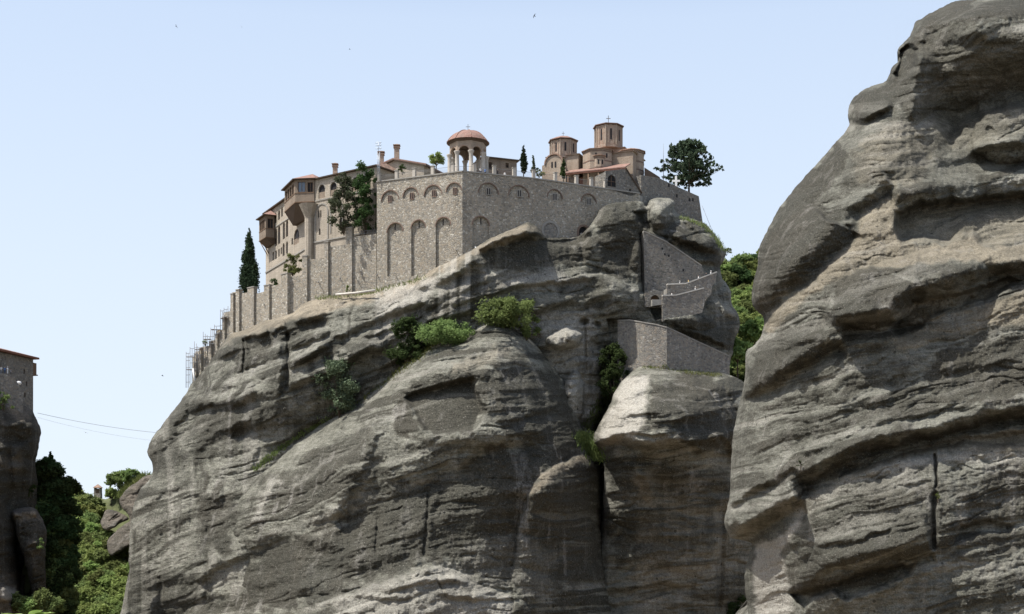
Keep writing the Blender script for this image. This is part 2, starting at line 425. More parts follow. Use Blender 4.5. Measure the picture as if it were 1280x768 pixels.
def coursed(name, c0, c1, joint, brick=(0.55, .28), streak=.4):
    """courses of cut stone or brick on any vertical wall"""
    T = NT(name); g = T.n('ShaderNodeTexCoord'); sx = T.n('ShaderNodeSeparateXYZ'); T.set(sx.inputs[0], g.outputs['Object'])
    u = T.math('ADD', T.math('MULTIPLY', sx.outputs[0], .8), T.math('MULTIPLY', sx.outputs[1], .6))
    cb = T.n('ShaderNodeCombineXYZ'); T.set(cb.inputs[0], u); T.set(cb.inputs[1], sx.outputs[2])
    b = T.n('ShaderNodeTexBrick'); T.set(b.inputs['Vector'], cb.outputs[0])
    b.inputs['Color1'].default_value = (*c0, 1); b.inputs['Color2'].default_value = (*c1, 1); b.inputs['Mortar'].default_value = (*joint, 1)
    b.inputs['Scale'].default_value = 1.0; b.inputs['Brick Width'].default_value = brick[0]; b.inputs['Row Height'].default_value = brick[1]
    b.inputs['Mortar Size'].default_value = .035; b.inputs['Bias'].default_value = 0
    st = T.noise(T.coord((1, 1, .12)), .8, 5, .6); big = T.noise(T.coord(), .25, 4, .6)
    col = T.mix(streak, b.outputs[0], T.ramp(st, [(.3, .55), (.55, 1.0), (.75, 1.15)]), 'MULTIPLY')
    col = T.mix(.5, col, T.ramp(big, [(.3, .7), (.7, 1.2)]), 'MULTIPLY')
    col = T.mix(.4, col, T.ramp(T.noise(T.coord(), 4, 4), [(.3, .65), (.7, 1.3)]), 'MULTIPLY')
    return T.bsdf(col, .92, T.bump(b.outputs['Fac'], -.04, .7), spec=.15)

M['ashlar'] = coursed('pale_cut_stone', (.43, .375, .30), (.36, .315, .25), (.30, .265, .215))
M['oriel'] = coursed('timbered_plaster', (.30, .235, .175), (.26, .205, .155), (.20, .165, .13), (.7, .16))
M['brick'] = coursed('church_brick', (.31, .18, .13), (.38, .285, .22), (.36, .31, .25), (.5, .17), .3)
M['brick_pale'] = coursed('church_stone_and_brick', (.38, .31, .24), (.34, .25, .185), (.33, .28, .22), (.6, .2), .3)
M['red_brick'] = coursed('brick_trim', (.24, .115, .075), (.20, .10, .07), (.2, .16, .13), (.3, .1), .3)

def plain(name, col, rough=.8, var=.35, sc=2.0, bump=.03, metal=0.0, spec=.25):
    T = NT(name); n = T.noise(T.coord(), sc, 5, .65); big = T.noise(T.coord(), sc * .13, 3, .6)
    c = T.mix(var, col, T.ramp(n, [(.25, .4), (.5, 1.0), (.75, 1.5)]), 'MULTIPLY')
    c = T.mix(var, c, T.ramp(big, [(.3, .6), (.7, 1.3)]), 'MULTIPLY')
    return T.bsdf(c, rough, T.bump(n, bump, .6), metal, spec)

def tiles(name, c0, c1):
    T = NT(name); P = T.coord()
    w = T.n('ShaderNodeTexVoronoi'); T.set(w.inputs['Vector'], T.coord((2.6, 2.6, 2.6))); w.inputs['Scale'].default_value = 1.0
    s = T.n('ShaderNodeSeparateColor'); T.set(s.inputs[0], w.outputs['Color'])
    col = T.mix(s.outputs[0], c0, c1)
    col = T.mix(T.ramp(T.noise(P, .7, 4), [(.5, 0), (.75, .6)]), col, (.16, .14, .12))
    wave = T.n('ShaderNodeTexWave'); T.set(wave.inputs['Vector'], P); wave.inputs['Scale'].default_value = 1.1; wave.inputs['Distortion'].default_value = .4
    return T.bsdf(col, .9, T.bump(T.math('ADD', wave.outputs['Fac'], T.noise(P, 6, 3)), .06, .7), spec=.15)

M['tile'] = tiles('terracotta_tiles', (.225, .128, .102), (.275, .182, .148))
M['tile_old'] = tiles('weathered_tiles', (.24, .155, .115), (.34, .235, .175))
M['eave'] = plain('dark_eave_timber', (.095, .07, .052), .85)
M['timber'] = plain('brown_timber', (.16, .105, .068), .85)
M['dark'] = plain('unlit_interior', (.022, .021, .022), .9, .2)
M['slot_wood'] = plain('brick_red_wood', (.20, .095, .065), .85)
M['glass'] = plain('window_glass', (.10, .13, .17), .08, .1, spec=.6)
M['white'] = plain('white_paint', (.80, .79, .76), .7, .12)
M['limewash'] = plain('pale_coping', (.52, .49, .43), .9, .3)
M['capstone'] = plain('grey_capstone', (.28, .265, .235), .92, .4)
M['marble'] = plain('pale_columns', (.42, .385, .33), .8, .25)
M['metal'] = plain('galvanised_metal', (.36, .38, .40), .45, .2, metal=.7)
M['rust'] = plain('dull_scaffold_steel', (.20, .20, .205), .6, .3, metal=.3)
M['pipe'] = plain('grey_plastic', (.45, .46, .47), .6, .15)
M['wire'] = plain('grey_cable', (.33, .34, .36), .6, .1)
M['bark'] = plain('bark', (.10, .078, .058), .95, .5, 3, .08)
M['bird'] = plain('black_feathers', (.025, .025, .03), .7, .2)
M['soil'] = plain('dry_soil', (.17, .13, .085), .97, .5, .5, .2)

def leaves(name, a, b, c=None, trans=.42, sc=.45):
    T = NT(name); P = T.coord(); n = T.noise(P, sc, 4, .6); f = T.noise(P, 3.0, 2)
    oi = T.n('ShaderNodeObjectInfo'); g = T.n('ShaderNodeNewGeometry')
    col = T.mix(T.ramp(n, [(.32, 0), (.68, 1)]), a, b)
    col = T.mix(T.math('MULTIPLY', T.ramp(f, [(.4, 0), (.75, 1)]), .6), col, c or tuple(x * 1.5 for x in b))
    hs = T.n('ShaderNodeHueSaturation'); T.set(hs.inputs['Color'], col)
    T.set(hs.inputs['Value'], T.math('ADD', T.math('MULTIPLY', oi.outputs['Random'], .6), .72))
    T.set(hs.inputs['Hue'], T.math('ADD', T.math('MULTIPLY', oi.outputs['Random'], .05), .475))
    d = T.n('ShaderNodeBsdfDiffuse'); T.set(d.inputs[0], hs.outputs[0]); t = T.n('ShaderNodeBsdfTranslucent'); T.set(t.inputs[0], hs.outputs[0])
    m = T.n('ShaderNodeMixShader'); m.inputs[0].default_value = trans
    T.t.links.new(d.outputs[0], m.inputs[1]); T.t.links.new(t.outputs[0], m.inputs[2]); T.t.links.new(m.outputs[0], T.out.inputs[0])
    return T.m

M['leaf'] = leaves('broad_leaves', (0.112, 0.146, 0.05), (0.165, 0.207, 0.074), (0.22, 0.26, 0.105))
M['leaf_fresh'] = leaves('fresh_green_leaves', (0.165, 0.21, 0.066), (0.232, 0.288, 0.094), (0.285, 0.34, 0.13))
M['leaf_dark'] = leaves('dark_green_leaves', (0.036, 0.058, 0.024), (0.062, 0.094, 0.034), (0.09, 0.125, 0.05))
M['needle'] = leaves('pine_needles', (0.042, 0.062, 0.04), (0.068, 0.095, 0.056), (0.1, 0.13, 0.078), .2)
M['cypress'] = leaves('cypress_leaves', (0.024, 0.038, 0.022), (0.042, 0.06, 0.032), (0.06, 0.08, 0.045), .15)
M['grey_leaf'] = leaves('grey_green_leaves', (0.066, 0.084, 0.050), (0.102, 0.126, 0.074), (0.168, 0.186, 0.120), .25)
M['grassy'] = leaves('dry_and_green_grass', (.075, .095, .028), (.14, .145, .05), (.2, .185, .08), .3, .3)
# ------------------------------------------------------------------ cliffs
def cliff(name, outline, ctrl, feats, mat, step=1.0, rim=26, rim_r=9.0, back=40.0, seed=1, rough_edge=1.3, label=None, rim_pow=2.0, cuts=()):
    pts = smooth_poly(outline, 4)
    xs = [p[0] for p in pts]; ys = [p[1] for p in pts]
    gx = np.arange(math.floor(min(xs)) - 2, max(xs) + 2 + step, step); gy = np.arange(math.floor(min(ys)) - 2, max(ys) + 2 + step, step)
    X, Y = np.meshgrid(gx, gy)
    sd = poly_sd(X, Y, pts) + fbm(X / 9, Y / 9, 3, seed + 500) * rough_edge
    d_y, d_x = np.gradient(sd, step)
    keep = sd > -1.2 * step
    g = np.maximum(np.hypot(d_x, d_y), .4)
    out = np.where(sd < 0, sd, 0)
    Xs = X - out * d_x / g ** 2; Ys = Y - out * d_y / g ** 2
    rel = Relief(X, Y, seed); rel.sd = sd
    feats(rel)
    t = np.clip(1 - np.maximum(sd, 0) / rim, 0, 1)
    D = surface_fit(ctrl)(X, Y) + rim_r * (1 - np.sqrt(np.clip(1 - t ** rim_pow, 0, 1)))
    fade = sstep(0, 5, sd)
    D = D - rel.o * (.25 + .75 * fade)
    for poly, y_min in cuts:      # niches cut back for masonry
        pd = poly_sd(X, Y, poly); D = np.where(pd > -1.5, np.maximum(D, y_min - 3 * np.clip(-pd / 1.5, 0, 1)), D)
    q = keep[:-1, :-1] & keep[1:, :-1] & keep[:-1, 1:] & keep[1:, 1:]
    idx = np.arange(X.size).reshape(X.shape)
    F = np.stack([idx[:-1, :-1][q], idx[1:, :-1][q], idx[1:, 1:][q], idx[:-1, 1:][q]], 1)
    used = np.zeros(X.size, bool); used[F.ravel()] = True
    remap = np.cumsum(used) - 1
    F = remap[F]
    px, py, dd = Xs.ravel()[used], Ys.ravel()[used], D.ravel()[used]
    V = np.stack([(px - CX) / FPX * dd, dd, (HY - py) / FPX * dd], 1)
    W = np.stack([np.clip(a.ravel()[used], 0, 1) for a in (rel.dark, rel.tan, rel.pale)], 1)
    # the body behind the face: the rim carried back and closed
    e = np.concatenate([F[:, [0, 1]], F[:, [1, 2]], F[:, [2, 3]], F[:, [3, 0]]])
    key = np.sort(e, 1); code = key[:, 0] * (len(V) + 1) + key[:, 1]
    u, first, cnt = np.unique(code, return_index=True, return_counts=True)
    be = e[first[cnt == 1]]
    ring = np.unique(be); pos = {int(v): i for i, v in enumerate(ring)}
    nv = len(V); levels = [(1.0, back * .4), (.985, back * .75), (.9, back)]
    cx_, cz_ = V[:, 0].mean(), V[:, 2].mean()
    rows = [ring]
    for k, (s, dy) in enumerate(levels):
        P = V[ring].copy(); ky = (P[:, 1] + dy) / P[:, 1]
        P[:, 0] *= ky; P[:, 2] *= ky; P[:, 1] += dy
        if s < 1: P[:, 0] = cx_ * ky + (P[:, 0] - cx_ * ky) * s; P[:, 2] = cz_ * ky + (P[:, 2] - cz_ * ky) * s
        V = np.concatenate([V, P]); W = np.concatenate([W, W[ring]])
        rows.append(np.arange(nv + k * len(ring), nv + (k + 1) * len(ring)))
    bi = np.array([[pos[int(a)], pos[int(b)]] for a, b in be])
    for k in range(len(levels)):
        F = np.concatenate([F, np.stack([rows[k][bi[:, 1]], rows[k][bi[:, 0]], rows[k + 1][bi[:, 0]], rows[k + 1][bi[:, 1]]], 1)])
    # fan to the back centre
    c = V[rows[-1]].mean(0); c[1] += back * .15
    V = np.concatenate([V, c[None]]); W = np.concatenate([W, [[.4, 0, 0]]])
    tri = np.stack([rows[-1][bi[:, 1]], rows[-1][bi[:, 0]], np.full(len(bi), len(V) - 1)], 1)
    me = bpy.data.meshes.new(name); nq, ntr = len(F), len(tri)
    me.vertices.add(len(V)); me.vertices.foreach_set('co', V.astype(np.float32).ravel())
    me.loops.add(nq * 4 + ntr * 3); me.loops.foreach_set('vertex_index', np.concatenate([F.ravel(), tri.ravel()]).astype(np.int32))
    me.polygons.add(nq + ntr)
    me.polygons.foreach_set('loop_start', np.concatenate([np.arange(nq) * 4, nq * 4 + np.arange(ntr) * 3]).astype(np.int32))
    me.polygons.foreach_set('use_smooth', np.ones(nq + ntr, bool))
    me.update(calc_edges=True)
    a = me.color_attributes.new('weather_and_light', 'FLOAT_COLOR', 'POINT')
    a.data.foreach_set('color', np.concatenate([W, np.ones((len(W), 1))], 1).astype(np.float32).ravel())
    o = link_mesh(name, me, mat)
    props(o, label, None, None, 'structure')
    # depth of the finished face at a pixel, for things that stand on it
    def depth(px, py):
        i = int(round((py - gy[0]) / step)); j = int(round((px - gx[0]) / step))
        return float(D[min(max(i, 0), D.shape[0] - 1), min(max(j, 0), D.shape[1] - 1)])
    o_depth[name + (label or '')] = depth
    return o, depth
o_depth = {}

# --- the great cliff under the monastery
A_OUT = [(152, 764), (161, 713), (161, 696), (164, 650), (172, 618), (188, 597), (191, 582), (184, 566), (190, 549), (214, 517), (232, 492), (238, 482),
         (252, 466), (263, 451), (277, 430), (288, 418), (309, 411), (334, 401), (362, 393), (376, 382), (393, 375), (413, 370), (443, 368),
         (470, 363), (487, 359), (521, 349), (541, 337), (566, 325), (594, 310), (613, 298), (643, 286), (660, 278), (672, 284), (684, 297),
         (704, 297), (724, 294), (739, 280), (753, 259), (774, 253), (800, 252), (808, 258), (814, 250), (828, 247), (842, 252), (846, 268),
         (866, 274), (879, 279), (889, 288), (901, 304), (907, 315), (904, 327), (900, 335), (903, 348), (913, 363), (914, 379), (923, 394), (924, 410),
         (918, 430), (912, 470), (925, 520), (930, 600), (930, 812), (640, 814), (400, 814), (150, 814)]
A_CTRL = [(160, 760, 365), (184, 566, 368), (240, 480, 363), (290, 418, 352), (362, 392, 339), (413, 370, 334), (470, 362, 329), (541, 337, 323), (600, 306, 321), (665, 285, 326),
          (720, 297, 332), (760, 262, 335), (800, 256, 339), (850, 270, 347), (890, 292, 353), (905, 330, 351), (915, 390, 348), (905, 470, 343), (900, 600, 343),
          (250, 600, 345), (300, 500, 340), (220, 700, 343), (350, 450, 332), (420, 450, 325), (500, 400, 325), (560, 380, 321), (620, 340, 323), (680, 340, 327), (700, 420, 329),
          (740, 480, 333), (770, 520, 339), (790, 460, 341), (770, 340, 333), (820, 300, 340), (850, 330, 341), (870, 400, 337), (330, 760, 321), (640, 760, 321), (640, 600, 325), (500, 520, 327), (400, 560, 333)]

def A_feats(r):
    L = r.ledge; r.gain = 1.6
    L([(184, 566), (199, 569), (220, 548), (240, 518), (291, 512), (334, 495)], 1.8, 18, 20, .5, 2.5)
    L([(271, 458), (284, 449), (304, 435)], 1.9, 12, 16, .5)
    r.crack([(305, 418), (306, 440), (304, 470)], 1.6, 2.0)
    L([(306, 430), (317, 423), (338, 419)], 2.2, 9, 20, .9, 2.0, 5)
    r.crack([(338, 420), (337, 447)], 1.6, 1.2); r.hollow([(309, 426), (336, 421), (336, 470), (322, 500), (308, 480)], .9, 6)
    r.bump(349, 455, 9, 34, 1.3)
    L([(340, 422), (349, 415), (361, 411)], 1.6, 8, 12, .4, 2, 4)
    r.crack([(360, 412), (360, 450), (359, 490)], 2.4, 2.6); r.hollow([(351, 424), (361, 420), (360, 492), (350, 500)], .8, 5)
    L([(366, 413), (389, 402), (410, 394)], 2.0, 10, 14, .8)
    L([(365, 457), (389, 450), (421, 433)], 2.1, 11, 12, .8, 2.5); L([(362, 438), (390, 428), (418, 417)], .9, 8, 6, .5)
    L([(417, 424), (428, 426), (436, 418)], .9, 8, 8, .8, 2, 5)
    L([(358, 489), (380, 482), (402, 474), (430, 466)], 1.3, 12, 12, .5)
    L([(258, 496), (280, 490), (301, 484)], 1.0, 10, 12, .4)
    L([(424, 450), (432, 457), (438, 456), (464, 445), (492, 439)], 2.3, 15, 14, .8, 2.5); r.dome(450, 436, 27, 20, .9, -20)
    L([(431, 423), (445, 416), (462, 407), (490, 399), (513, 389), (537, 379)], 1.5, 13, 10, .7)
    L([(445, 427), (465, 422), (487, 416)], .9, 6, 8, .4)
    L([(470, 470), (500, 452), (520, 446)], .9, 9, 9, .4)
    L([(544, 359), (569, 351), (588, 339), (604, 333)], 1.7, 12, 12, .6); L([(520, 365), (540, 359)], .8, 8, 8, .3)
    L([(560, 386), (590, 376), (625, 368)], .8, 9, 9, .4); L([(530, 410), (570, 398), (600, 390)], .9, 9, 9, .3)
    L([(596, 320), (619, 309), (656, 299), (675, 301), (692, 303), (722, 297), (740, 300)], 2.6, 13, 30, 1.6, 3, 10)
    L([(615, 372), (652, 361), (681, 359), (705, 355), (731, 352), (752, 350)], 1.1, 9, 14, .5)
    L([(655, 398), (673, 393), (694, 386), (728, 379)], 1.2, 11, 14, .4)
    r.bump(768, 372, 26, 24, 3.0, 15); L([(727, 352), (750, 349), (775, 356), (797, 372)], -1.2, 14, 10, -.6, 3)
    L([(728, 384), (760, 374), (770, 372)], .8, 8, 8, .4)
    r.crack([(803, 288), (804, 330), (803, 370)], 3.0, 5.0, 6)
    r.hollow([(744, 300), (800, 290), (804, 350), (780, 345), (752, 335)], 2.2, 22)
    r.crack([(812, 368), (815, 392)], 4, 2.0); r.dome(729, 402, 6, 5, -1.5); r.dome(746, 405, 5, 4, -1.2)
    r.dome(704, 424, 23, 14, 3.4, -10); r.dome(716, 420, 12, 8, 1.0); r.dome(716, 500, 15, 38, 4.0, 6); L([(700, 484), (716, 486), (732, 478)], .8, 8, 8, .4)
    L([(735, 430), (744, 428), (752, 432)], 1.2, 10, 8, .5); r.crack([(731, 395), (733, 470)], 1.4, 1.2)
    r.hollow([(754, 430), (785, 440), (792, 470), (765, 530), (745, 560), (735, 540), (750, 480)], 5.0, 14)
    # right shoulder: knobs and overhangs
    r.dome(822, 268, 12, 18, 3.0); L([(812, 292), (824, 290), (846, 276), (880, 300)], 1.2, 10, 10, .8)
    r.hollow([(790, 262), (812, 262), (816, 290), (845, 296), (850, 306), (830, 300), (800, 285)], 3.0, 8)
    r.dome(845, 298, 12, 7, 2.2, -10); r.dome(880, 300, 16, 8, 1.6, 10); L([(835, 306), (850, 304), (870, 312), (905, 320)], 1.8, 12, 12, 1.0)
    L([(862, 326), (880, 330), (902, 334)], 1.2, 9, 8, .8); L([(880, 388), (900, 392), (922, 404)], 1.8, 12, 14, 1.0); r.dome(860, 402, 36, 10, 1.6, 5)
    L([(838, 416), (870, 422), (915, 440)], 1.2, 9, 8, .5); r.hollow([(884, 360), (905, 352), (912, 378), (900, 392), (886, 388)], 1.6, 8)
    # lower left flank
    r.hollow([(288, 530), (318, 522), (322, 540), (300, 552), (287, 550)], 1.2, 6)
    L([(244, 618), (255, 630), (278, 631), (292, 612)], 1.5, 20, 20, .5); L([(247, 570), (262, 556), (284, 543), (320, 530)], 1.0, 12, 12, .4)
    L([(248, 735), (274, 713), (334, 688), (380, 672)], 1.2, 14, 12, .5); L([(168, 650), (190, 634), (215, 615)], .7, 10, 8, .3)
    for x, y0, y1 in ((197, 545, 610), (225, 560, 700), (241, 620, 720), (262, 640, 730), (205, 640, 760), (330, 505, 580), (322, 440, 520)):
        r.crack([(x, y0), (x - 3, (y0 + y1) / 2), (x - 5, y1)], 3.0, .7, 20)
    S = r.Y0 + np.where(r.X0 < 640, .42, .10) * (r.X0 - 640)
    r.lamina(S, 7); r.seams(S, 13, .9); r.bands(S, 26, 1.6, 170, dark=.5); r.bands(S, 11, .6, 90, 140, .15); r.strata(S, (46, 21, 9), (.75, .5, .22)); r.flutes(.9, 22); r.flutes(.35, 7); r.rough(1.8, 120, 3, 95); r.rough(.7, 46); r.rough(.38, 9, 4, 85); r.rough(.26, 3.4, 3, 88)
    # weathering, with shade under some ledges put into the dark colour
    r.patch('tan', [(270, 440), (290, 412), (400, 366), (480, 352), (482, 372), (400, 394), (300, 424)], .75, 8)
    r.patch('tan', [(480, 356), (600, 305), (660, 275), (676, 284), (640, 300), (590, 322), (540, 350), (500, 372), (470, 385)], .8, 8)
    r.patch('pale', [(470, 370), (545, 345), (560, 350), (500, 400), (470, 410)], .8, 12)
    r.patch('dark', [(545, 372), (610, 335), (640, 360), (600, 395), (540, 405)], .75, 14)
    r.patch('dark', [(596, 325), (660, 297), (740, 300), (745, 325), (690, 334), (620, 340)], .9, 10)  # shadow under the summit overhang, put in as dark colour
    r.patch('dark', [(430, 430), (480, 412), (500, 430), (440, 455)], .45, 12); r.patch('dark', [(275, 425), (410, 396), (412, 408), (300, 450)], .5, 10)  # second patch colours in the shade below the upper left lips
    r.patch('pale', [(600, 338), (700, 335), (740, 345), (740, 360), (610, 366)], .55, 12)
    r.patch('pale', [(668, 395), (745, 385), (752, 520), (725, 540), (690, 470)], .75, 14); r.patch('tan', [(736, 470), (752, 470), (748, 530), (722, 550), (728, 500)], .5, 8)
    r.patch('dark', [(742, 276), (760, 256), (805, 250), (806, 350), (760, 345)], .95, 14); r.patch('dark', [(808, 262), (905, 305), (900, 335), (830, 300)], .5, 14)
    r.patch('dark', [(835, 395), (922, 398), (920, 440), (850, 420)], .55, 12)
    r.patch('dark', [(180, 560), (225, 530), (215, 570), (190, 600)], .6, 10); r.patch('dark', [(240, 618), (290, 625), (290, 700), (255, 690)], .5, 14)
    r.patch('dark', [(150, 700), (240, 720), (240, 770), (150, 780)], .35, 20)
    stk = sstep(.05, .4, fbm(r.X0 / 9, r.Y0 / 140, 3, 905)) * sstep(345, 362, r.Y0 + .38 * (r.X0 - 470)) * (1 - sstep(60, 130, r.Y0 + .38 * (r.X0 - 470) - 345)) * sstep(440, 480, r.X0) * (1 - sstep(590, 640, r.X0))
    r.pale = np.maximum(r.pale, .8 * stk)
    r.dark = np.maximum(r.dark, .6 * sstep(.1, .5, fbm(r.X0 / 13 + fbm(r.X0 / 40, r.Y0 / 40, 2, 915) * .8, r.Y0 / 110, 4, 911)) * sstep(-.25, .2, fbm(r.X0 / 50, r.Y0 / 45, 3, 917)) * sstep(395, 440, r.Y0 + .5 * np.maximum(r.X0 - 300, 0)) * (r.X0 < 560))
    r.pale = np.maximum(r.pale, .45 * sstep(.15, .5, fbm(r.X0 / 14, r.Y0 / 150, 2, 901)) * (r.X0 < 400) * sstep(470, 520, r.Y0))

A_CUTS = [([(805, 291), (832, 303), (877, 333), (880, 350), (878, 366), (876, 390), (820, 399), (806, 372)], 343.0), ([(760, 400), (788, 400), (834, 409), (871, 427), (913, 446), (913, 480), (772, 480)], 336.0)]
A, A_depth = cliff('cliff', A_OUT, A_CTRL, A_feats, M['cliff'], 1.0, 24, 9.0, 45, 1, cuts=A_CUTS, label='great grey cliff carrying the walled monastery')

# --- the hump that leans against its front
B_OUT = [(285, 628), (296, 612), (321, 589), (351, 564), (381, 542), (398, 530), (425, 515), (454, 497), (481, 477), (502, 456), (523, 438), (546, 428), (573, 424),
         (583, 414), (598, 404), (612, 397), (641, 403), (656, 415), (671, 432), (695, 462), (712, 486), (724, 523), (733, 548), (741, 562), (748, 574), (752, 590), (752, 660), (752, 814),
         (430, 814), (215, 814), (225, 780), (238, 745), (256, 720), (272, 690), (279, 660)]
B_CTRL = [(290, 620, 336), (351, 564, 330), (425, 515, 323), (502, 456, 318), (573, 424, 316), (612, 397, 318), (656, 415, 318), (712, 486, 322), (741, 565, 323),
          (750, 700, 320), (235, 770, 335), (272, 700, 335), (330, 700, 317), (330, 640, 322), (400, 640, 310), (400, 580, 315), (470, 540, 307), (550, 470, 305), (620, 440, 306), (560, 600, 296), (650, 520, 302),
          (690, 600, 302), (640, 700, 299), (500, 740, 290), (400, 750, 296), (720, 740, 308), (300, 790, 318)]

def B_feats(r):
    L = r.ledge; r.gain = 1.0
    L([(225, 752), (280, 713), (340, 685), (400, 660), (450, 632), (500, 613), (545, 598), (610, 566), (690, 556)], 1.6, 44, 50, 2.6, 3, 30)
    r.hollow([(506, 494), (546, 481), (592, 471), (598, 476), (597, 489), (609, 512), (596, 538), (570, 542), (534, 542), (518, 518)], 3.4, 8)
    L([(498, 502), (512, 490), (546, 478), (574, 473), (602, 468)], 1.9, 22, 6, .2, 2); r.rib([(512, 500), (524, 540), (545, 552)], .8, 8, 8, 8)
    L([(605, 484), (618, 463), (653, 459), (701, 471)], 1.0, 12, 14, .5); L([(610, 440), (640, 432), (668, 440)], .5, 8, 6, .3)
    L([(630, 531), (662, 521), (704, 515)], 1.1, 12, 12, .7); L([(628, 549), (668, 545), (690, 546)], .8, 8, 8, .5)
    L([(568, 600), (605, 567), (640, 560), (690, 556)], 1.3, 16, 16, .6)
    r.crack([(480, 480), (499, 457), (558, 436), (606, 412)], 1.2, .8); r.crack([(496, 470), (530, 455), (580, 447)], 1.2, .7); r.crack([(560, 430), (600, 418), (640, 416)], 1.0, .6)
    L([(470, 498), (500, 472), (560, 452), (610, 446)], .7, 8, 6, .3)
    r.rib([(470, 505), (462, 540), (446, 588), (416, 640), (408, 694)], 3.6, 44, 14); r.rib([(378, 655), (381, 700), (384, 752)], 2.0, 24, 9)
    r.rib([(345, 585), (338, 610), (322, 640), (300, 665)], 2.0, 20, 10)
    L([(270, 730), (300, 705), (340, 684), (400, 662), (450, 648)], 1.1, 22, 18, .4); L([(255, 760), (300, 742), (340, 735), (378, 728)], .9, 14, 10, .4)
    L([(300, 640), (340, 622), (400, 606), (440, 588)], .8, 14, 10, .3); L([(410, 660), (460, 640), (520, 615), (560, 600)], .9, 16, 12, .4)
    L([(520, 660), (545, 640), (560, 610)], .6, 10, 10, .3); r.crack([(536, 610), (534, 650), (530, 700)], 2, 1.0); r.crack([(472, 640), (470, 700)], 2, .7)
    # the shoulder by the cleft
    d = poly_sd(r.X, r.Y, [(660, 624), (668, 603), (692, 582), (727, 567), (745, 574), (760, 600), (760, 850), (650, 850), (640, 720), (648, 660)])
    r.o += 4.5 * np.sqrt(np.clip(1 - np.clip(1 - d / 26, 0, 1) ** 2, 0, 1)) * (1 - .7 * sstep(650, 780, r.Y0))
    # the sunlit apron at the foot
    d2, a, _ = poly_line(r.X, r.Y, [(300, 775), (380, 748), (440, 738), (500, 719), (534, 706), (569, 713), (596, 731), (638, 744), (657, 752), (672, 790)])
    r.o += 4.2 * np.sqrt(np.clip(1 - np.clip(1 + d2 / 34, 0, 1) ** 2, 0, 1)) * (d2 < 0)
    L([(480, 742), (540, 728), (590, 735)], .9, 8, 8, .5, 2); L([(540, 748), (600, 752), (652, 755)], .9, 8, 6, .5, 2); r.crack([(545, 722), (552, 735), (560, 750)], 1.3, .9); L([(400, 760), (450, 748), (520, 752)], .7, 8, 8, .4)
    S = r.Y0 + .34 * (r.X0 - 520) * sstep(640, 400, r.Y0) * 0 + np.where(r.X0 < 560, .33, .05) * (r.X0 - 560)
    r.lamina(S, 7, 26); r.seams(S, 12, .8, 10); r.bands(S, 30, 1.5, 230, dark=.5); r.bands(S, 11, .42, 130, 140, .2); r.strata(S, (40, 17, 8), (.4, .28, .16)); r.flutes(.8, 26); r.flutes(.3, 8); r.rough(2.4, 110, 3, 95); r.rough(1.0, 46); r.rough(.36, 9, 4, 85); r.rough(.26, 3.4, 3, 88)
    r.patch('dark', [(230, 770), (275, 715), (345, 685), (420, 655), (470, 610), (540, 600), (610, 565), (700, 560), (745, 590), (750, 720), (680, 740), (600, 715), (530, 700), (440, 735), (330, 765)], .85, 22)  # crust and, at lower right, shade painted into the same dark colour
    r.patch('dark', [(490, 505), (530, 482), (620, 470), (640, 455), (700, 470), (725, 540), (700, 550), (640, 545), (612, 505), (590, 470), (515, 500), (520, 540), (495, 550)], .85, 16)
    r.patch('dark', [(510, 495), (590, 475), (605, 510), (590, 538), (530, 540)], .9, 8)  # shade inside the cave hollow, put in as dark colour
    r.patch('dark', [(320, 600), (400, 560), (470, 520), (455, 560), (420, 600), (340, 650)], .35, 24)
    r.patch('pale', [(500, 720), (560, 705), (640, 745), (650, 790), (400, 790), (420, 745)], .6, 12); r.patch('pale', [(335, 600), (350, 600), (330, 640), (310, 660)], .7, 8)  # first patch: light grey rock with the apron's sunlight painted in
    r.patch('tan', [(560, 455), (640, 425), (660, 440), (610, 455), (560, 480)], .3, 14); r.patch('tan', [(650, 620), (690, 580), (735, 566), (745, 575), (700, 592), (668, 622)], .75, 7)
    r.patch('pale', [(562, 690), (640, 660), (700, 690), (690, 760), (640, 740), (590, 715)], .4, 16)

_bf = B_feats
CAVE = [(504, 498), (518, 489), (546, 480), (592, 471), (597, 489), (609, 512), (604, 528), (594, 540), (570, 543), (536, 543), (521, 522)]
def B_feats(r):
    _bf(r); d = poly_sd(r.X0 + (r.X - r.X0) * .5, r.Y0 + (r.Y - r.Y0) * .5, CAVE); m = sstep(-1, 7, d)
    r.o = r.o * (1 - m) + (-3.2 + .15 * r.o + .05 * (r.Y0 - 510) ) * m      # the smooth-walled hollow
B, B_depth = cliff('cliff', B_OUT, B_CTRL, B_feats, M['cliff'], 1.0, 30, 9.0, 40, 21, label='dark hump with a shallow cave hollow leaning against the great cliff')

# --- the pale dome right of the cleft
C_OUT = [(753, 814), (753, 640), (756, 590), (752, 568), (741, 550), (749, 531), (761, 509), (768, 491), (782, 472), (800, 459), (829, 458), (852, 462), (885, 466), (908, 467), (930, 479), (952, 500), (962, 600), (962, 814)]
C_CTRL = [(752, 560, 312), (768, 491, 316), (800, 460, 322), (852, 463, 324), (908, 468, 326), (950, 510, 330), (955, 650, 330), (756, 650, 318), (756, 800, 318), (820, 500, 308), (800, 550, 303), (880, 500, 312), (870, 550, 307), (820, 600, 314), (860, 700, 321), (800, 780, 321), (930, 600, 327), (930, 760, 332), (900, 740, 325)]

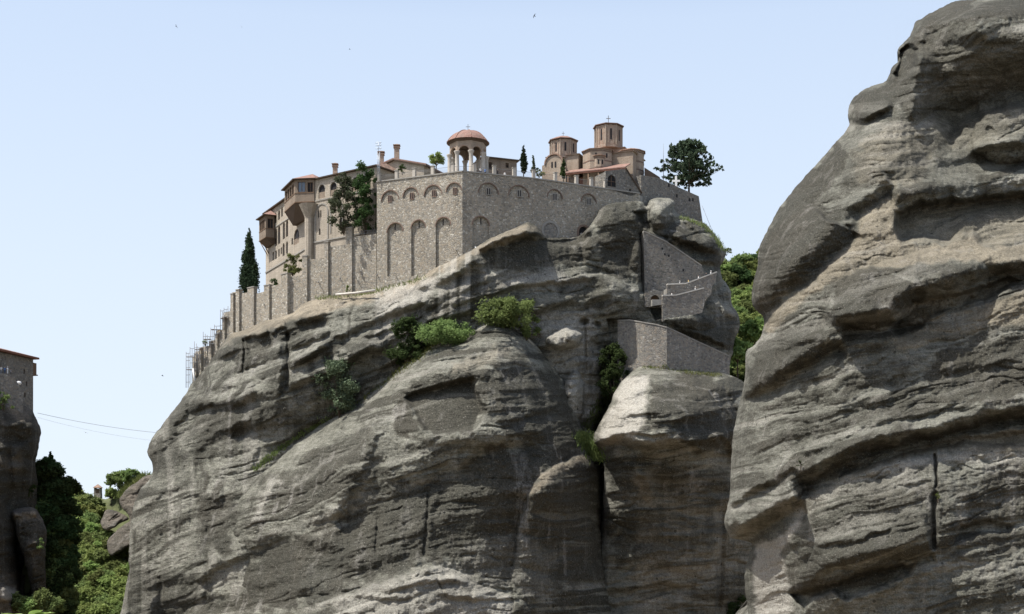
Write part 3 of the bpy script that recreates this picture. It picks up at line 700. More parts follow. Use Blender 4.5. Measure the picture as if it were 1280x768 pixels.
def C_feats(r):
    L = r.ledge; r.gain = 1.3
    L([(744, 563), (770, 556), (800, 566), (830, 560), (880, 566), (914, 556)], 2.4, 16, 40, 2.2, 3, 6)
    L([(742, 556), (780, 548), (830, 546), (845, 540)], .9, 8, 8, .4); L([(835, 533), (860, 528), (905, 522)], .9, 10, 9, .5); L([(850, 561), (880, 555), (912, 550)], 1.1, 7, 8, .6)
    L([(770, 530), (800, 522), (830, 520)], .5, 8, 6, .2); L([(775, 505), (800, 497), (830, 492)], .5, 8, 6, .2)
    r.bump(800, 600, 16, 28, 2.2, -30); L([(780, 585), (800, 600), (812, 625)], .9, 10, 10, .4)
    r.crack([(905, 630), (903, 700), (899, 780)], 3.2, 1.3, 20); r.crack([(812, 490), (812, 545)], 3, .7); r.crack([(888, 488), (905, 520)], 2.5, .9); r.crack([(902, 480), (925, 520)], 2.5, .9)
    L([(770, 672), (830, 676), (890, 674)], .5, 10, 10, .2); L([(760, 742), (820, 734), (880, 738)], .4, 10, 8, .2)
    r.lamina(r.Y0 + .1 * (r.X0 - 830), 7); r.seams(r.Y0 + .1 * (r.X0 - 830), 13, .7); r.bands(r.Y0 + .1 * (r.X0 - 830), 24, 1.8, 120, dark=.45); r.bands(r.Y0, 10, .8, 70, 140, .15); r.strata(r.Y0 + .1 * (r.X0 - 830), (34, 15, 7), (.45, .35, .2)); r.flutes(.8, 20); r.flutes(.3, 7); r.rough(1.6, 90, 3, 95); r.rough(.8, 44); r.rough(.3, 9, 4, 85); r.rough(.22, 3.4, 3, 88)
    r.patch('dark', [(810, 478), (870, 470), (925, 490), (930, 560), (860, 560), (840, 520), (815, 520)], .75, 14)
    r.patch('pale', [(745, 545), (780, 475), (810, 465), (805, 520), (790, 555), (755, 562)], 1.0, 10); r.patch('tan', [(745, 545), (770, 500), (790, 520), (780, 555), (755, 562)], .4, 10)
    r.patch('dark', [(760, 575), (800, 572), (790, 640), (762, 640)], .5, 14); r.patch('tan', [(790, 590), (815, 590), (812, 630), (795, 620)], .5, 10)
    r.patch('dark', [(770, 640), (800, 640), (790, 700), (765, 720)], .4, 14)
    r.patch('tan', [(800, 640), (935, 600), (940, 790), (780, 790)], .35, 30)

C, C_depth = cliff('cliff', C_OUT, C_CTRL, C_feats, M['cliff'], 1.0, 26, 8.0, 30, 41, label='pale rounded rock dome below the zigzag stair')

# --- the near cliff on the right
D_OUT = [(933, 814), (935, 768), (931, 735), (933, 705), (941, 684), (935, 677), (916, 673), (905, 655), (908, 636), (912, 619), (914, 580), (916, 547), (923, 510), (931, 474), (933, 440),
         (944, 431), (954, 411), (953, 396), (942, 384), (940, 362), (947, 330), (949, 309), (959, 288), (977, 256), (1001, 227), (1019, 208), (1042, 181), (1062, 157), (1060, 145),
         (1063, 128), (1078, 113), (1104, 103), (1111, 95), (1114, 86), (1123, 75), (1122, 62), (1137, 45), (1146, 27), (1173, 12), (1195, 2), (1235, -1), (1290, -6), (1380, -8), (1460, 60), (1500, 300), (1500, 814)]
D_CTRL = [(935, 760, 176), (908, 650, 174), (920, 540, 174), (935, 440, 174), (945, 340, 178), (1000, 228, 180), (1062, 150, 178), (1130, 60, 180), (1200, 2, 184), (1300, 0, 182),
          (960, 700, 170), (980, 560, 163), (1000, 430, 163), (1000, 330, 166), (1060, 260, 168), (1100, 180, 169), (1180, 100, 171), (1250, 60, 168), (1220, 40, 167), (1290, 40, 166), (1190, 160, 175), (1240, 125, 174), (1300, 120, 174), (1100, 350, 160), (1100, 480, 155), (1100, 640, 152), (1250, 300, 161),
          (1250, 450, 153), (1250, 620, 148), (1020, 720, 157), (1200, 760, 147), (1400, 400, 152), (1400, 700, 146), (1400, 150, 168)]

def D_feats(r):
    L = r.ledge; r.gain = 1.6
    # summit hollow, cap and rib
    r.hollow([(1124, 62), (1136, 54), (1150, 62), (1144, 84), (1136, 98), (1124, 100), (1116, 92), (1124, 78)], 2.4, 5)
    r.rib([(1152, 66), (1145, 95), (1142, 125), (1137, 150)], 1.2, 7, 5, 8)
    r.hollow([(1152, 62), (1170, 42), (1215, 32), (1420, 18), (1420, 134), (1262, 138), (1235, 150), (1212, 172), (1188, 192), (1172, 170), (1142, 157), (1146, 120)], 2.8, 28)
    L([(1152, 70), (1168, 46), (1215, 34), (1420, 20)], 1.7, 24, 16, .9, 3); L([(1180, 112), (1210, 108), (1250, 102)], .12, 6, 6, .08)
    r.dome(1262, 168, 48, 36, 2.6, -18); r.dome(1238, 162, 5, 4, -.4); L([(1212, 200), (1240, 188), (1290, 186)], 1.3, 14, 16, .6)
    r.bump(1080, 125, 20, 16, 1.0); L([(1062, 158), (1090, 150), (1120, 132)], .9, 10, 12, .5)
    r.crack([(1068, 160), (1064, 190), (1052, 226)], 3.0, .5)
    r.hollow([(1140, 165), (1172, 172), (1172, 230), (1142, 235), (1138, 200)], .5, 12)
    # overhang of the left nose and its sandy shelf
    L([(948, 400), (958, 391), (990, 362), (1030, 328), (1060, 302), (1068, 288)], 2.8, 42, 10, .9, 3, 6); L([(950, 325), (975, 290), (1010, 262)], .5, 14, 10, .2)
    L([(1068, 288), (1072, 268), (1100, 250), (1122, 232)], 1.2, 22, 8, .4, 3, 6)
    # the scalloped hollow
    r.hollow([(1118, 262), (1150, 250), (1200, 246), (1420, 226), (1420, 282), (1270, 296), (1245, 309), (1225, 306), (1213, 296), (1203, 297), (1190, 307), (1175, 308), (1155, 303), (1124, 304), (1118, 290)], 3.0, 9)
    L([(1116, 260), (1150, 250), (1200, 245), (1420, 225)], 1.3, 22, 6, .3, 3)
    L([(1160, 212), (1200, 206), (1420, 190)], .5, 14, 10, .2)
    # the dark pebbly roll and the hollow under it
    r.dome(1135, 362, 105, 44, 2.2, -14)
    L([(1036, 420), (1080, 408), (1120, 402), (1150, 372), (1195, 364), (1240, 344), (1420, 340)], 2.0, 26, 16, .9, 3)
    r.hollow([(1140, 375), (1200, 366), (1262, 345), (1285, 350), (1240, 375), (1200, 388), (1165, 398), (1140, 420), (1120, 425), (1110, 410)], 1.6, 7)
    r.crack([(1190, 391), (1230, 377), (1280, 362)], 1.0, .6)
    L([(960, 448), (1000, 434), (1030, 424)], .7, 12, 10, .3); L([(1060, 440), (1100, 436), (1122, 428)], .4, 12, 10, .2)
    # deep slanting undercut
    L([(929, 505), (945, 497), (975, 482), (1005, 460), (1040, 440), (1062, 436)], 1.9, 24, 10, .9, 3, 8)
    L([(1040, 520), (1080, 510), (1120, 512)], .4, 18, 10, .2); L([(1170, 470), (1230, 462), (1420, 455)], .35, 16, 8, .1)
    # the long curling roll with bare rock beneath
    L([(1010, 626), (1006, 606), (1030, 596), (1060, 580), (1090, 566), (1130, 556), (1180, 546), (1240, 528), (1420, 512)], 2.3, 24, 14, 1.4, 3, 10)
    L([(1000, 575), (1040, 560), (1100, 532), (1180, 515), (1420, 490)], .45, 10, 8, .2)
    L([(912, 640), (935, 624), (970, 606), (1000, 588)], .9, 14, 6, .6, 2.5, 8); L([(907, 664), (930, 674), (950, 664), (980, 644), (1005, 628)], 1.9, 22, 14, .9, 3, 6)
    r.hollow([(1055, 584), (1100, 568), (1180, 549), (1420, 520), (1420, 556), (1240, 560), (1168, 564), (1120, 578), (1070, 594), (1050, 604)], 1.1, 8)
    # split block low down
    r.dome(1095, 640, 120, 74, 1.4, -8); r.crack([(1168, 566), (1171, 600), (1170, 612)], 1.6, 1.6, 4); r.crack([(1171, 608), (1167, 640), (1168, 694)], 3.6, 1.5, 14)
    r.hollow([(986, 742), (1030, 730), (1090, 712), (1150, 702), (1140, 718), (1100, 738), (1060, 750), (1040, 740), (1015, 752), (1005, 766)], 1.5, 6)
    L([(978, 716), (985, 738), (1000, 744), (1040, 730), (1100, 712), (1170, 694)], 1.4, 34, 10, .5, 3, 6); L([(1000, 690), (1060, 682), (1120, 664)], .4, 9, 7, .2)
    for i, (y0, s) in enumerate(((590, -.12), (604, -.14), (622, -.16), (640, -.16), (668, -.2), (690, -.22), (705, -.22), (724, -.2), (745, -.2), (760, -.18))):
        x0, x1 = ((1010, 1160) if i % 2 else (1040, 1165)) if i < 5 else (1100 + 12 * (i - 5), 1280)
        L([(x0, y0 - s * 0), ((x0 + x1) / 2, y0 + s * (x1 - x0) / 2 + 3), (x1 + 8, y0 + s * (x1 - x0))], .10, 7, 6, .05, 2, 30)
    for y0 in (585, 606, 628, 646, 664): L([(1180, y0), (1230, y0 - 12), (1420, y0 - 22)], .09, 7, 6, .04, 2, 30)
    r.hollow([(1200, 655), (1235, 650), (1270, 656), (1262, 668), (1215, 674), (1190, 684)], .7, 6)
    r.crack([(1000, 470), (1010, 520), (1016, 560)], 5, .7, 20); r.crack([(1020, 460), (1024, 520)], 5, .5, 20)
    S = r.Y0 + .27 * (r.X0 - 1100)
    r.lamina(S, 10, 22, .2, .45); r.seams(S, 17, .5, 9); r.bands(S, 40, .9, 220, dark=.4); r.bands(S, 13, .34, 110, 140, .15); r.strata(S, (52, 23, 10), (.22, .15, .10)); r.flutes(.35, 30); r.flutes(.16, 9); r.rough(1.4, 130, 3, 95); r.rough(.5, 55); r.rough(.2, 12, 4, 85); r.rough(.17, 4.0, 4, 88)
    P = r.patch
    P('dark', [(940, 380), (950, 310), (1000, 225), (1045, 180), (1060, 200), (1020, 250), (1050, 280), (1060, 300), (1000, 350), (955, 396)], .8, 14)
    P('dark', [(1064, 120), (1110, 100), (1150, 25), (1200, 3), (1290, -5), (1290, 20), (1200, 30), (1160, 50), (1150, 90), (1142, 150), (1120, 130), (1070, 165)], .7, 12)
    P('tan', [(1068, 190), (1100, 150), (1140, 156), (1172, 172), (1150, 230), (1110, 235), (1070, 228)], 0.44, 14); P('tan', [(1150, 60), (1420, 22), (1420, 134), (1190, 190), (1145, 155)], 0.24, 12); P('dark', [(1150, 50), (1420, 22), (1420, 110), (1190, 150), (1145, 150)], .35, 30)  # dark tint paints the overhang's shade onto the summit panel
    P('tan', [(955, 410), (965, 392), (1068, 300), (1078, 262), (1124, 244), (1120, 290), (1125, 304), (1180, 308), (1212, 296), (1245, 308), (1420, 280), (1420, 325), (1200, 328), (1130, 332), (1070, 336), (1040, 350), (990, 395), (962, 420)], 0.83, 7)
    P('tan', [(1118, 262), (1420, 226), (1420, 282), (1245, 309), (1180, 308), (1124, 304)], 0.49, 8); P('dark', [(1118, 262), (1160, 248), (1420, 226), (1420, 250), (1200, 270), (1120, 280)], .4, 10)  # dark strip: painted shadow below the scalloped overhang
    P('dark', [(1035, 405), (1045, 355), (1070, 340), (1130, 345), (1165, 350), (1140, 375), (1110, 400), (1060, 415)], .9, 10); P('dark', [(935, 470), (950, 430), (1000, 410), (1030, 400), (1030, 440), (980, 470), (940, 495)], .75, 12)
    P('tan', [(1115, 428), (1165, 400), (1200, 388), (1240, 376), (1290, 358), (1420, 400), (1240, 410), (1180, 420), (1130, 440)], 0.79, 8); P('tan', [(1130, 385), (1260, 350), (1280, 352), (1200, 386), (1140, 410)], 0.35, 8)
    P('dark', [(1140, 480), (1180, 440), (1240, 425), (1420, 420), (1420, 490), (1220, 500)], .9, 16); P('dark', [(1000, 620), (1010, 600), (1100, 555), (1280, 510), (1280, 525), (1100, 568), (1030, 605)], .4, 8)  # second dark strip paints the shaded undercut of the long roll
    P('tan', [(1048, 606), (1070, 588), (1180, 550), (1420, 522), (1420, 562), (1168, 566), (1110, 580)], 0.66, 6); P('pale', [(1040, 612), (1110, 580), (1168, 566), (1420, 562), (1420, 576), (1170, 580), (1100, 596)], .6, 8)
    P('pale', [(938, 690), (985, 660), (1000, 630), (1010, 640), (980, 690), (985, 740), (1000, 770), (940, 780)], .9, 10); P('tan', [(940, 700), (975, 670), (970, 740), (945, 770)], 0.30, 10)
    P('dark', [(1180, 610), (1420, 580), (1420, 660), (1220, 640)], .5, 18); P('dark', [(985, 690), (1060, 600), (1160, 580), (1165, 660), (1080, 700)], .3, 20)

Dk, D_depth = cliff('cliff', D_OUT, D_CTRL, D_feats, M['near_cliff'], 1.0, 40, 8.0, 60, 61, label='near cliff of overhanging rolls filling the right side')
M['undergrowth'] = plain('undergrowth', (.085, .095, .042), .97, .6, .8, .3)
# ------------------------------------------------------------------ far left cliff, its pillar, wooded saddle and boulders
E_OUT = [(-130, 455), (-40, 474), (0, 488), (14, 500), (30, 507), (40, 513), (44, 522), (48, 530), (51, 540), (48, 560), (45, 580), (47, 605), (46, 640), (40, 700), (30, 735), (30, 814), (-130, 814)]
E_CTRL = [(-120, 470, 320), (0, 490, 328), (41, 513, 332), (50, 540, 332), (45, 600, 332), (30, 740, 326), (-20, 560, 314), (20, 560, 320), (20, 640, 324), (5, 680, 314), (5, 750, 308), (-80, 700, 306), (30, 690, 332)]
def E_feats(r):
    L = r.ledge
    L([(0, 545), (25, 540), (50, 548)], 2.0, 14, 14, 1.0); L([(0, 590), (25, 598), (46, 586)], 1.6, 14, 16, .8); L([(-20, 620), (10, 612), (46, 616)], 1.4, 14, 12, .8)
    r.hollow([(17, 640), (40, 634), (42, 745), (24, 745)], 7.0, 5); r.crack([(10, 560), (14, 600), (8, 640)], 3, 1.5); r.dome(8, 742, 18, 10, 3)
    r.seams(r.Y0 + .2 * r.X0, 13, 1.5, 6); r.bands(r.Y0 + .2 * r.X0, 22, 2.2, 60); r.flutes(1.8, 14, 5); r.strata(r.Y0 + .2 * r.X0, (30, 13), (1.2, .7)); r.rough(2.2, 40); r.rough(.8, 9, 4, 85)
    r.patch('dark', [(-60, 520), (50, 515), (50, 720), (-60, 720)], .5, 14); r.patch('tan', [(10, 500), (40, 514), (42, 528), (20, 530), (8, 512)], .6, 6); r.patch('tan', [(0, 572), (28, 568), (28, 590), (0, 592)], .5, 6); r.patch('pale', [(0, 735), (20, 733), (28, 748), (0, 752)], .7, 5)  # dark patch mostly paints in the shade on this face
E, E_depth = cliff('cliff', E_OUT, E_CTRL, E_feats, M['far_cliff'], 1.5, 18, 8.0, 8, 101, label='dark broken cliff under the tower house')
F_OUT = [(14, 640), (22, 636), (40, 634), (51, 646), (58, 663), (57, 690), (57, 715), (58, 745), (58, 800), (44, 800), (40, 742), (30, 700), (20, 668), (15, 650)]
def F_feats(r):
    r.seams(r.Y0 + .2 * r.X0, 10, 1.2, 6); r.bands(r.Y0, 14, 1.6, 30); r.flutes(1.2, 9, 5); r.ledge([(10, 652), (30, 646), (56, 652)], .9, 8, 8, .5); r.ledge([(24, 694), (40, 690), (58, 684)], .9, 12, 8, .5); r.rough(1.0, 18); r.rough(.4, 6, 4, 85)
    r.patch('dark', [(10, 650), (60, 650), (60, 760), (10, 760)], .55, 10); r.patch('tan', [(20, 642), (46, 640), (46, 648), (22, 652)], .6, 4)
Fp, F_depth = cliff('rock_pillar', F_OUT, [(15, 645, 319), (50, 640, 320), (40, 700, 316), (58, 740, 320), (42, 780, 319)], F_feats, M['far_cliff'], 1.0, 14, 5.0, 9, 121, label='small leaning rock pillar beside the dark cliff on the left')

HL_OUT = [(20, 600), (60, 600), (80, 606), (98, 615), (112, 622), (122, 623), (134, 624), (146, 615), (160, 606), (185, 596), (260, 590), (260, 820), (20, 820)]
HL_CTRL = [(20, 600, 452), (60, 600, 462), (122, 625, 466), (185, 600, 446), (260, 600, 450), (60, 690, 436), (100, 690, 434), (160, 690, 430), (60, 760, 404), (98, 760, 403), (160, 760, 400), (250, 760, 402), (60, 815, 384), (130, 815, 380)]
def HL_feats(r): r.rough(3.0, 40); r.tan += .35
HLo, HL_depth = cliff('hillside', HL_OUT, HL_CTRL, HL_feats, M['undergrowth'], 3.0, 8, 4.0, 30, 131, label='steep wooded saddle between the two cliffs')
HSo, HS_depth = cliff('hillside', [(20, 604), (44, 600), (66, 602), (82, 612), (87, 626), (88, 650), (86, 700), (90, 760), (94, 820), (20, 820)], [(30, 610, 346), (80, 612, 348), (88, 650, 346), (60, 690, 341), (60, 760, 336), (92, 800, 336), (30, 815, 330)], lambda r: r.rough(2.0, 30), M['undergrowth'], 3.0, 8, 4.0, 10, 181, label='shaded wooded spur beside the left cliff')
for out, ctr, sd_, lab in (
    ([(150, 622), (160, 610), (172, 602), (186, 594), (200, 600), (190, 640), (176, 664), (165, 660), (160, 645), (152, 634)], [(150, 622, 428), (172, 602, 428), (190, 620, 424), (170, 650, 420)], 141, 'long brown rock slab leaning against the great cliff foot'),
    ([(126, 654), (129, 644), (134, 637), (146, 640), (160, 648), (150, 655), (140, 662), (132, 664)], [(127, 648, 426), (146, 638, 426), (160, 648, 424), (142, 656, 421)], 151, 'upper brown boulder below the stone kiosk'),
    ([(134, 680), (140, 669), (150, 659), (162, 652), (182, 648), (184, 672), (166, 680), (150, 690), (138, 694)], [(136, 672, 420), (160, 652, 420), (176, 660, 417), (148, 678, 414)], 161, 'lower brown boulder below the stone kiosk')):
    def bf(r): r.seams(r.Y0 + .6 * r.X0, 7, 1.6, 6); r.bands(r.Y0 + .6 * r.X0, 9, 1.2, 30); r.rough(1.0, 14); r.rough(.5, 5, 3, 85); r.dark += .1
    cliff('boulder', out, ctr, bf, M['far_cliff'], 1.0, 6, 2.5, 12, sd_, 1.6, label=lab)

HR_OUT = [(880, 352), (900, 344), (908, 340), (920, 334), (935, 326), (950, 322), (1000, 318), (1000, 560), (880, 560)]
HR_CTRL = [(880, 350, 490), (950, 325, 500), (1000, 320, 500), (900, 420, 460), (960, 420, 458), (900, 480, 430), (960, 500, 428), (930, 555, 415)]
HRo, HR_depth = cliff('hillside', HR_OUT, HR_CTRL, lambda r: r.rough(3.0, 40), M['undergrowth'], 3.0, 8, 4.0, 30, 171, label='wooded slope in the gap between great cliff and near cliff')

# ground: one sheet falling gently from the viewer's feet, out to the horizon
gx = np.array([-4000, -1500, -700, -400, -250, -150, -80, -40, -15, 0, 15, 40, 80, 150, 250, 400, 700, 1500, 4000.0]); gy = np.array([-300, -60, -10, 0, 4, 12, 30, 60, 100, 150, 200, 260, 330, 420, 520, 700, 1100, 2000, 4500.0])
m = MB(); vs = []
for y in gy:
    for x in gx: vs.append((x, y, -1.7 - .045 * min(max(y - 3, 0), 420) - .6 * float(vnoise(np.array([x / 60]), np.array([y / 60]), 3)[0])))
nx = len(gx); m.add(vs, [(j * nx + i, j * nx + i + 1, (j + 1) * nx + i + 1, (j + 1) * nx + i) for j in range(len(gy) - 1) for i in range(nx - 1)], True)
props(m.build('ground', M['soil']), None, None, None, 'structure')
# ------------------------------------------------------------------ terrace and its masonry
def pxY(px, Y): return ((px - CX) / FPX * Y, Y)
def zat(py, Y): return (HY - py) / FPX * Y
ZT = zat(215, 330.0)                              # level of the upper terrace
W0, W1, W2, W3 = pxY(471, 338.8), pxY(578, 330.0), pxY(671, 336.2), pxY(800, 349.2)
FL, FM, FR = Frame(W0, W1), Frame(W1, W2), Frame(W2, W3)

def uz(F, x0, x1, y0, y1, n=0.0):
    """pixel box -> wall box u0, u1, z0, z1"""
    xm, ym = (x0 + x1) / 2, (y0 + y1) / 2
    u0 = F.px(x0, ym, n)[0]; u1 = F.px(x1, ym, n)[0]
    return u0, u1, F.px(xm, y1, n)[1], F.px(xm, y0, n)[1]

def ring(mb, F, u0, u1, z1, w, n0, n1, zb=None, k=10):
    """an arch band (half ring, optional legs down to zb) on the wall"""
    r = (u1 - u0) / 2; c = (u0 + u1) / 2; zc = z1 - r
    o = [(c + (r + w) * math.cos(math.pi * i / k), zc + (r + w) * math.sin(math.pi * i / k)) for i in range(k + 1)]
    i_ = [(c + r * math.cos(math.pi * i / k), zc + r * math.sin(math.pi * i / k)) for i in range(k + 1)]
    if zb is not None:
        o = [(c + r + w, zb)] + o + [(c - r - w, zb)]; i_ = [(c + r, zb)] + i_ + [(c - r, zb)]
    mb.panel(F, o + i_[::-1], [], n0, n1)

def slit_pair(F, px, py, w, h, parent, mat_f, mat_p, gap=2.6):
    """two narrow lights side by side: each a window with its surround"""
    for s in (-.5, .5):
        u0, u1, z0, z1 = uz(F, px + s * gap - w / 2, px + s * gap + w / 2, py - h / 2, py + h / 2)
        wi = MB(); wi.panel(F, arch(u0, u1, z0, z1, 4), [], -.14, .06); o = wi.build('window', mat_p, parent)
        fr = MB(); d = .13; fr.panel(F, arch(u0 - d, u1 + d, z0 - d, z1 + d, 4), [arch(u0, u1, z0, z1, 4)], -.12, .11)
        fr.build('window_frame', mat_f, o)

wall = thing('terrace_wall', 'tall rubble terrace wall with two rows of blind arches under the bell pavilion', 'retaining wall', (W1[0], W1[1] + 3, 60))
mb = MB()
def core(F, n0=-6.0, n1=-.55, z0=58.0, z1=ZT):
    a, b = F.pt(0, 0, n1), F.pt(F.L, 0, n1); c, d = F.pt(F.L, 0, n0), F.pt(0, 0, n0)
    mb.prism([(p.x, p.y) for p in (a, b, c, d)], z0, z1)
for F in (FL, FM, FR): core(F)
rings = MB()
spec = {
 'L': (FL, [(484, 503.5, 279), (514, 531.5, 275.5), (544.6, 563, 272)], [(476.8, 498, 238.5), (504, 522.4, 235), (530.4, 551.7, 232), (558, 576.5, 229)]),
 'M': (FM, [(590.7, 611.6, 271)], [(598.4, 622.8, 229.4), (636, 661, 232.4)]),
 'R': (FR, [], [(684.4, 702.6, 237.5), (727, 745, 243)])}
for key, (F, low, up) in spec.items():
    holes = []
    for x0, x1, yt in low:
        u0, u1, z0, z1 = uz(F, x0, x1, yt, 345); holes.append(arch(u0, u1, max(z0, 58.5), z1, 10))
        ring(rings, F, u0, u1, z1, .24, -.2, .06)
    for x0, x1, yt in up:
        u0, u1, z0, z1 = uz(F, x0, x1, yt, yt + (x1 - x0) * .5 + 3.5); h = arch(u0, u1, z0, z1, 10); holes.append(h)
        ring(rings, F, u0, u1, z1, .24, -.2, .07)
    if key == 'R':
        u0, u1, z0, z1 = uz(F, 723.5, 736, 283.5, 300); holes.append(arch(u0, u1, z0, z1, 10)); ring(rings, F, u0, u1, z1, .5, -.2, .12, z0 + .4)
        gate_uz = (u0, u1, z0, z1)
    if F is FR: poly = rect(.002, F.L, 58, ZT)
    else: poly = rect(.002, F.L - .002, 58, ZT)
    mb.panel(F, poly, holes, -.56, 0.0)
    # shallow masonry filling the upper lunettes, so they sit only a hand's breadth back
    for x0, x1, yt in up:
        u0, u1, z0, z1 = uz(F, x0, x1, yt, yt + (x1 - x0) * .5 + 3.5); mb.panel(F, rect(u0 - .05, u1 + .05, z0 - .05, z1 + .02), [], -.58, -.22)
mb.build('wall', M['rubble'], wall)
rings.build('arch_rings', M['red_brick'], wall)
for x, y in ((487.7, 248.7), (515, 245.3), (542.6, 242), (569, 239)): slit_pair(FL, x, y, 1.5, 7.5, wall, M['red_brick'], M['dark'])
for x, y in ((610.6, 239.5), (649, 242)): slit_pair(FM, x, y, 1.5, 8, wall, M['capstone'], M['dark'])
for x, y in ((693.5, 246.5), (736, 252)): slit_pair(FR, x, y, 1.5, 8, wall, M['capstone'], M['dark'])
for F, x, y in ((FL, 494, 284), (FL, 524, 281), (FL, 554, 278), (FM, 601, 277)):
    u0, u1, z0, z1 = uz(F, x - .7, x + .7, y - 4, y + 4, -.56); wi = MB(); wi.panel(F, rect(u0, u1, z0, z1), [], -.6, -.53); wi.build('slit_window', M['dark'], wall)
# round stone medallion low on the right face
u, z = FR.px(688, 289); md = MB()
def disc(F, u, z, r0, r1, n0, n1, mbx, k=24):
    o = [(u + r1 * math.cos(2 * math.pi * i / k), z + r1 * math.sin(2 * math.pi * i / k)) for i in range(k)]
    h = [[(u + r0 * math.cos(2 * math.pi * i / k), z + r0 * math.sin(2 * math.pi * i / k)) for i in range(k)]] if r0 else []
    mbx.panel(F, o, h, n0, n1)
disc(FR, u, z, 0, 1.95, -.3, .05, md); mo = md.build('medallion', M['rubble_old'], wall)
md = MB(); disc(FR, u, z, 1.9, 2.4, -.3, .22, md); md.build('medallion_rim', M['capstone'], mo)
# coping
cp = MB()
for F in (FL, FM, FR): cp.panel(F, rect(-.1 if F is FL else .0, F.L - .01, ZT, ZT + .28), [], -.9, .16)
cp.build('coping', M['capstone'], wall)
gr = MB(); u0, u1, z0, z1 = gate_uz; gr.panel(FR, arch(u0 + .02, u1 - .02, z0, z1 - .02, 8), [], -.54, -.45); gr.build('dark_opening', M['dark'], wall)
sp = MB(); sp.panel(FR, [(u0 + .25, z0 - 2.2), (u0 + .9, z0 - 2.4), (u0 + 1.0, z0 + 1.2), (u0 + .45, z0 + 1.5)], [], -.3, .5); sp.build('spout', M['capstone'], wall)

# terrace floor behind the wall
tf = MB(); tf.prism([(W0[0], W0[1] + .8), (W1[0], W1[1] + .8), (W2[0], W2[1] + .8), (W3[0], W3[1] + .8), (W3[0] + 10, W3[1] + 18), (W0[0] - 2, W0[1] + 24)], ZT - 1.5, ZT - .02)
t_ = tf.build('terrace_paving', M['capstone']); props(t_, None, None, None, 'structure')

# railing along the terrace edge: stone posts and mesh panels
rail = thing('terrace_railing', 'row of square stone posts with dark mesh railing along the upper terrace edge', 'railing', (W1[0], W1[1] + .5, ZT + .28))
posts = [(FL, 473.5), (FL, 496), (FL, 518), (FL, 541), (FL, 566), (FM, 593), (FM, 617.7), (FM, 642.5), (FM, 667), (FR, 694), (FR, 720.5), (FR, 739), (FR, 756.5)]
pu = []
for F, x in posts:
    u = F.px(x, 220, -.45)[0]; u = min(max(u, .4), F.L - .4); pu.append((F, u)); z0 = ZT + .28
    p_ = MB(); p_.box(F.pt(u, z0 + .95, -.45), F.u * .36, F.n * .36, (0, 0, .95)); po = p_.build('post', M['marble'], rail)
    c_ = MB(); c_.box(F.pt(u, z0 + 1.97, -.45), F.u * .46, F.n * .46, (0, 0, .09)); c_.build('post_cap', M['capstone'], po)
def mesh_panel(a, b, z0, h, parent, name='mesh_panel', mat='rust', sp=.22):
    a, b = Vector(a), Vector(b); d = b - a; L = d.length; m = MB(); d.normalize()
    for zz in (z0 + .1, z0 + h): m.tube([(a.x, a.y, zz), (b.x, b.y, zz)], .035, 4)
    k = int(L / sp)
    for i in range(1, k): q = a + d * (L * i / k); m.tube([(q.x, q.y, z0 + .1), (q.x, q.y, z0 + h)], .016, 3)
    return m.build(name, M[mat], parent)
for (F, u), (G, v) in zip(pu[:-1], pu[1:]):
    a, b = F.pt(u + .4, 0, -.45), G.pt(v - .4, 0, -.45); mesh_panel(a, b, ZT + .28, 1.35, rail)

# ------------------------------------------------------------------ buttressed lower wall on the left
B0, B1, B2 = pxY(470.6, 339.2), pxY(357, 348.8), pxY(240.5, 373.4)
G1, G2 = Frame(B1, B0), Frame(B2, B1)
def onG(px, py, n=0.0):
    F = G1 if px >= 357 else G2
    u, z = F.px(px, py, n); return F, u, z
bw = thing('buttress_wall', 'stepped rubble wall with square buttresses climbing along the cliff edge', 'retaining wall', (B1[0], B1[1], 70))
bays = [(240.8, 244, 446), (244, 250.3, 439), (250.3, 263, 433), (263, 270, 425), (270, 279, 413), (279, 290, 390), (290, 296.6, 365), (296.6, 312, 367), (312, 333, 366), (333, 357, 356), (357, 382.5, 345), (382.5, 409.5, 323), (409.5, 436, 307), (436, 470.4, 294.5)]
mb = MB()
for x0, x1, yt in bays:
    F, u0, z1 = onG(x0 if x0 >= 357 or x1 <= 357 else 357, yt); xm = (x0 + x1) / 2
    F = G1 if xm > 357 else G2
    u0, z1 = F.px(x0 + .001, yt); u1, _ = F.px(x1, yt); z1 = F.px(xm, yt)[1]
    zb = F.px(xm, 520 if x1 < 300 else 450)[1]
    mb.panel(F, [(u0, zb), (u1 - .003, zb), (u1 - .003, z1 + random.uniform(-.05, .15)), ((u0 + u1) / 2, z1 + random.uniform(-.2, .15)), (u0, z1)], [], -1.4 - random.random() * .01, 0)
mb.build('wall', M['rubble'], bw)
piers = [(242.5, 443, 2.5), (249, 436, 2.6), (261.5, 428, 2.6), (269, 419, 2.6), (278, 397, 3), (288.5, 368, 3.4), (295.5, 363, 4.2), (312, 360.5, 8), (332, 357.5, 6.5), (354, 343.5, 8), (380, 320.5, 6), (407, 303, 4.5), (435, 285.5, 8)]
for px, yt, w in piers:
    F = G1 if px > 357.5 else G2
    u0, z1 = F.px(px - w / 2, yt, .9); u1, _ = F.px(px + w / 2, yt, .9); zb = F.px(px, 520 if px < 300 else 450)[1]
    p = MB(); p.panel(F, rect(u0, u1, zb, z1), [], -.5, .6); po = p.build('buttress', M['rubble'], bw)
    c = MB(); c.panel(F, rect(u0 - .1, u1 + .1, z1 + .003, z1 + .22), [], -.6, .7); c.build('buttress_cap', M['capstone'], po)
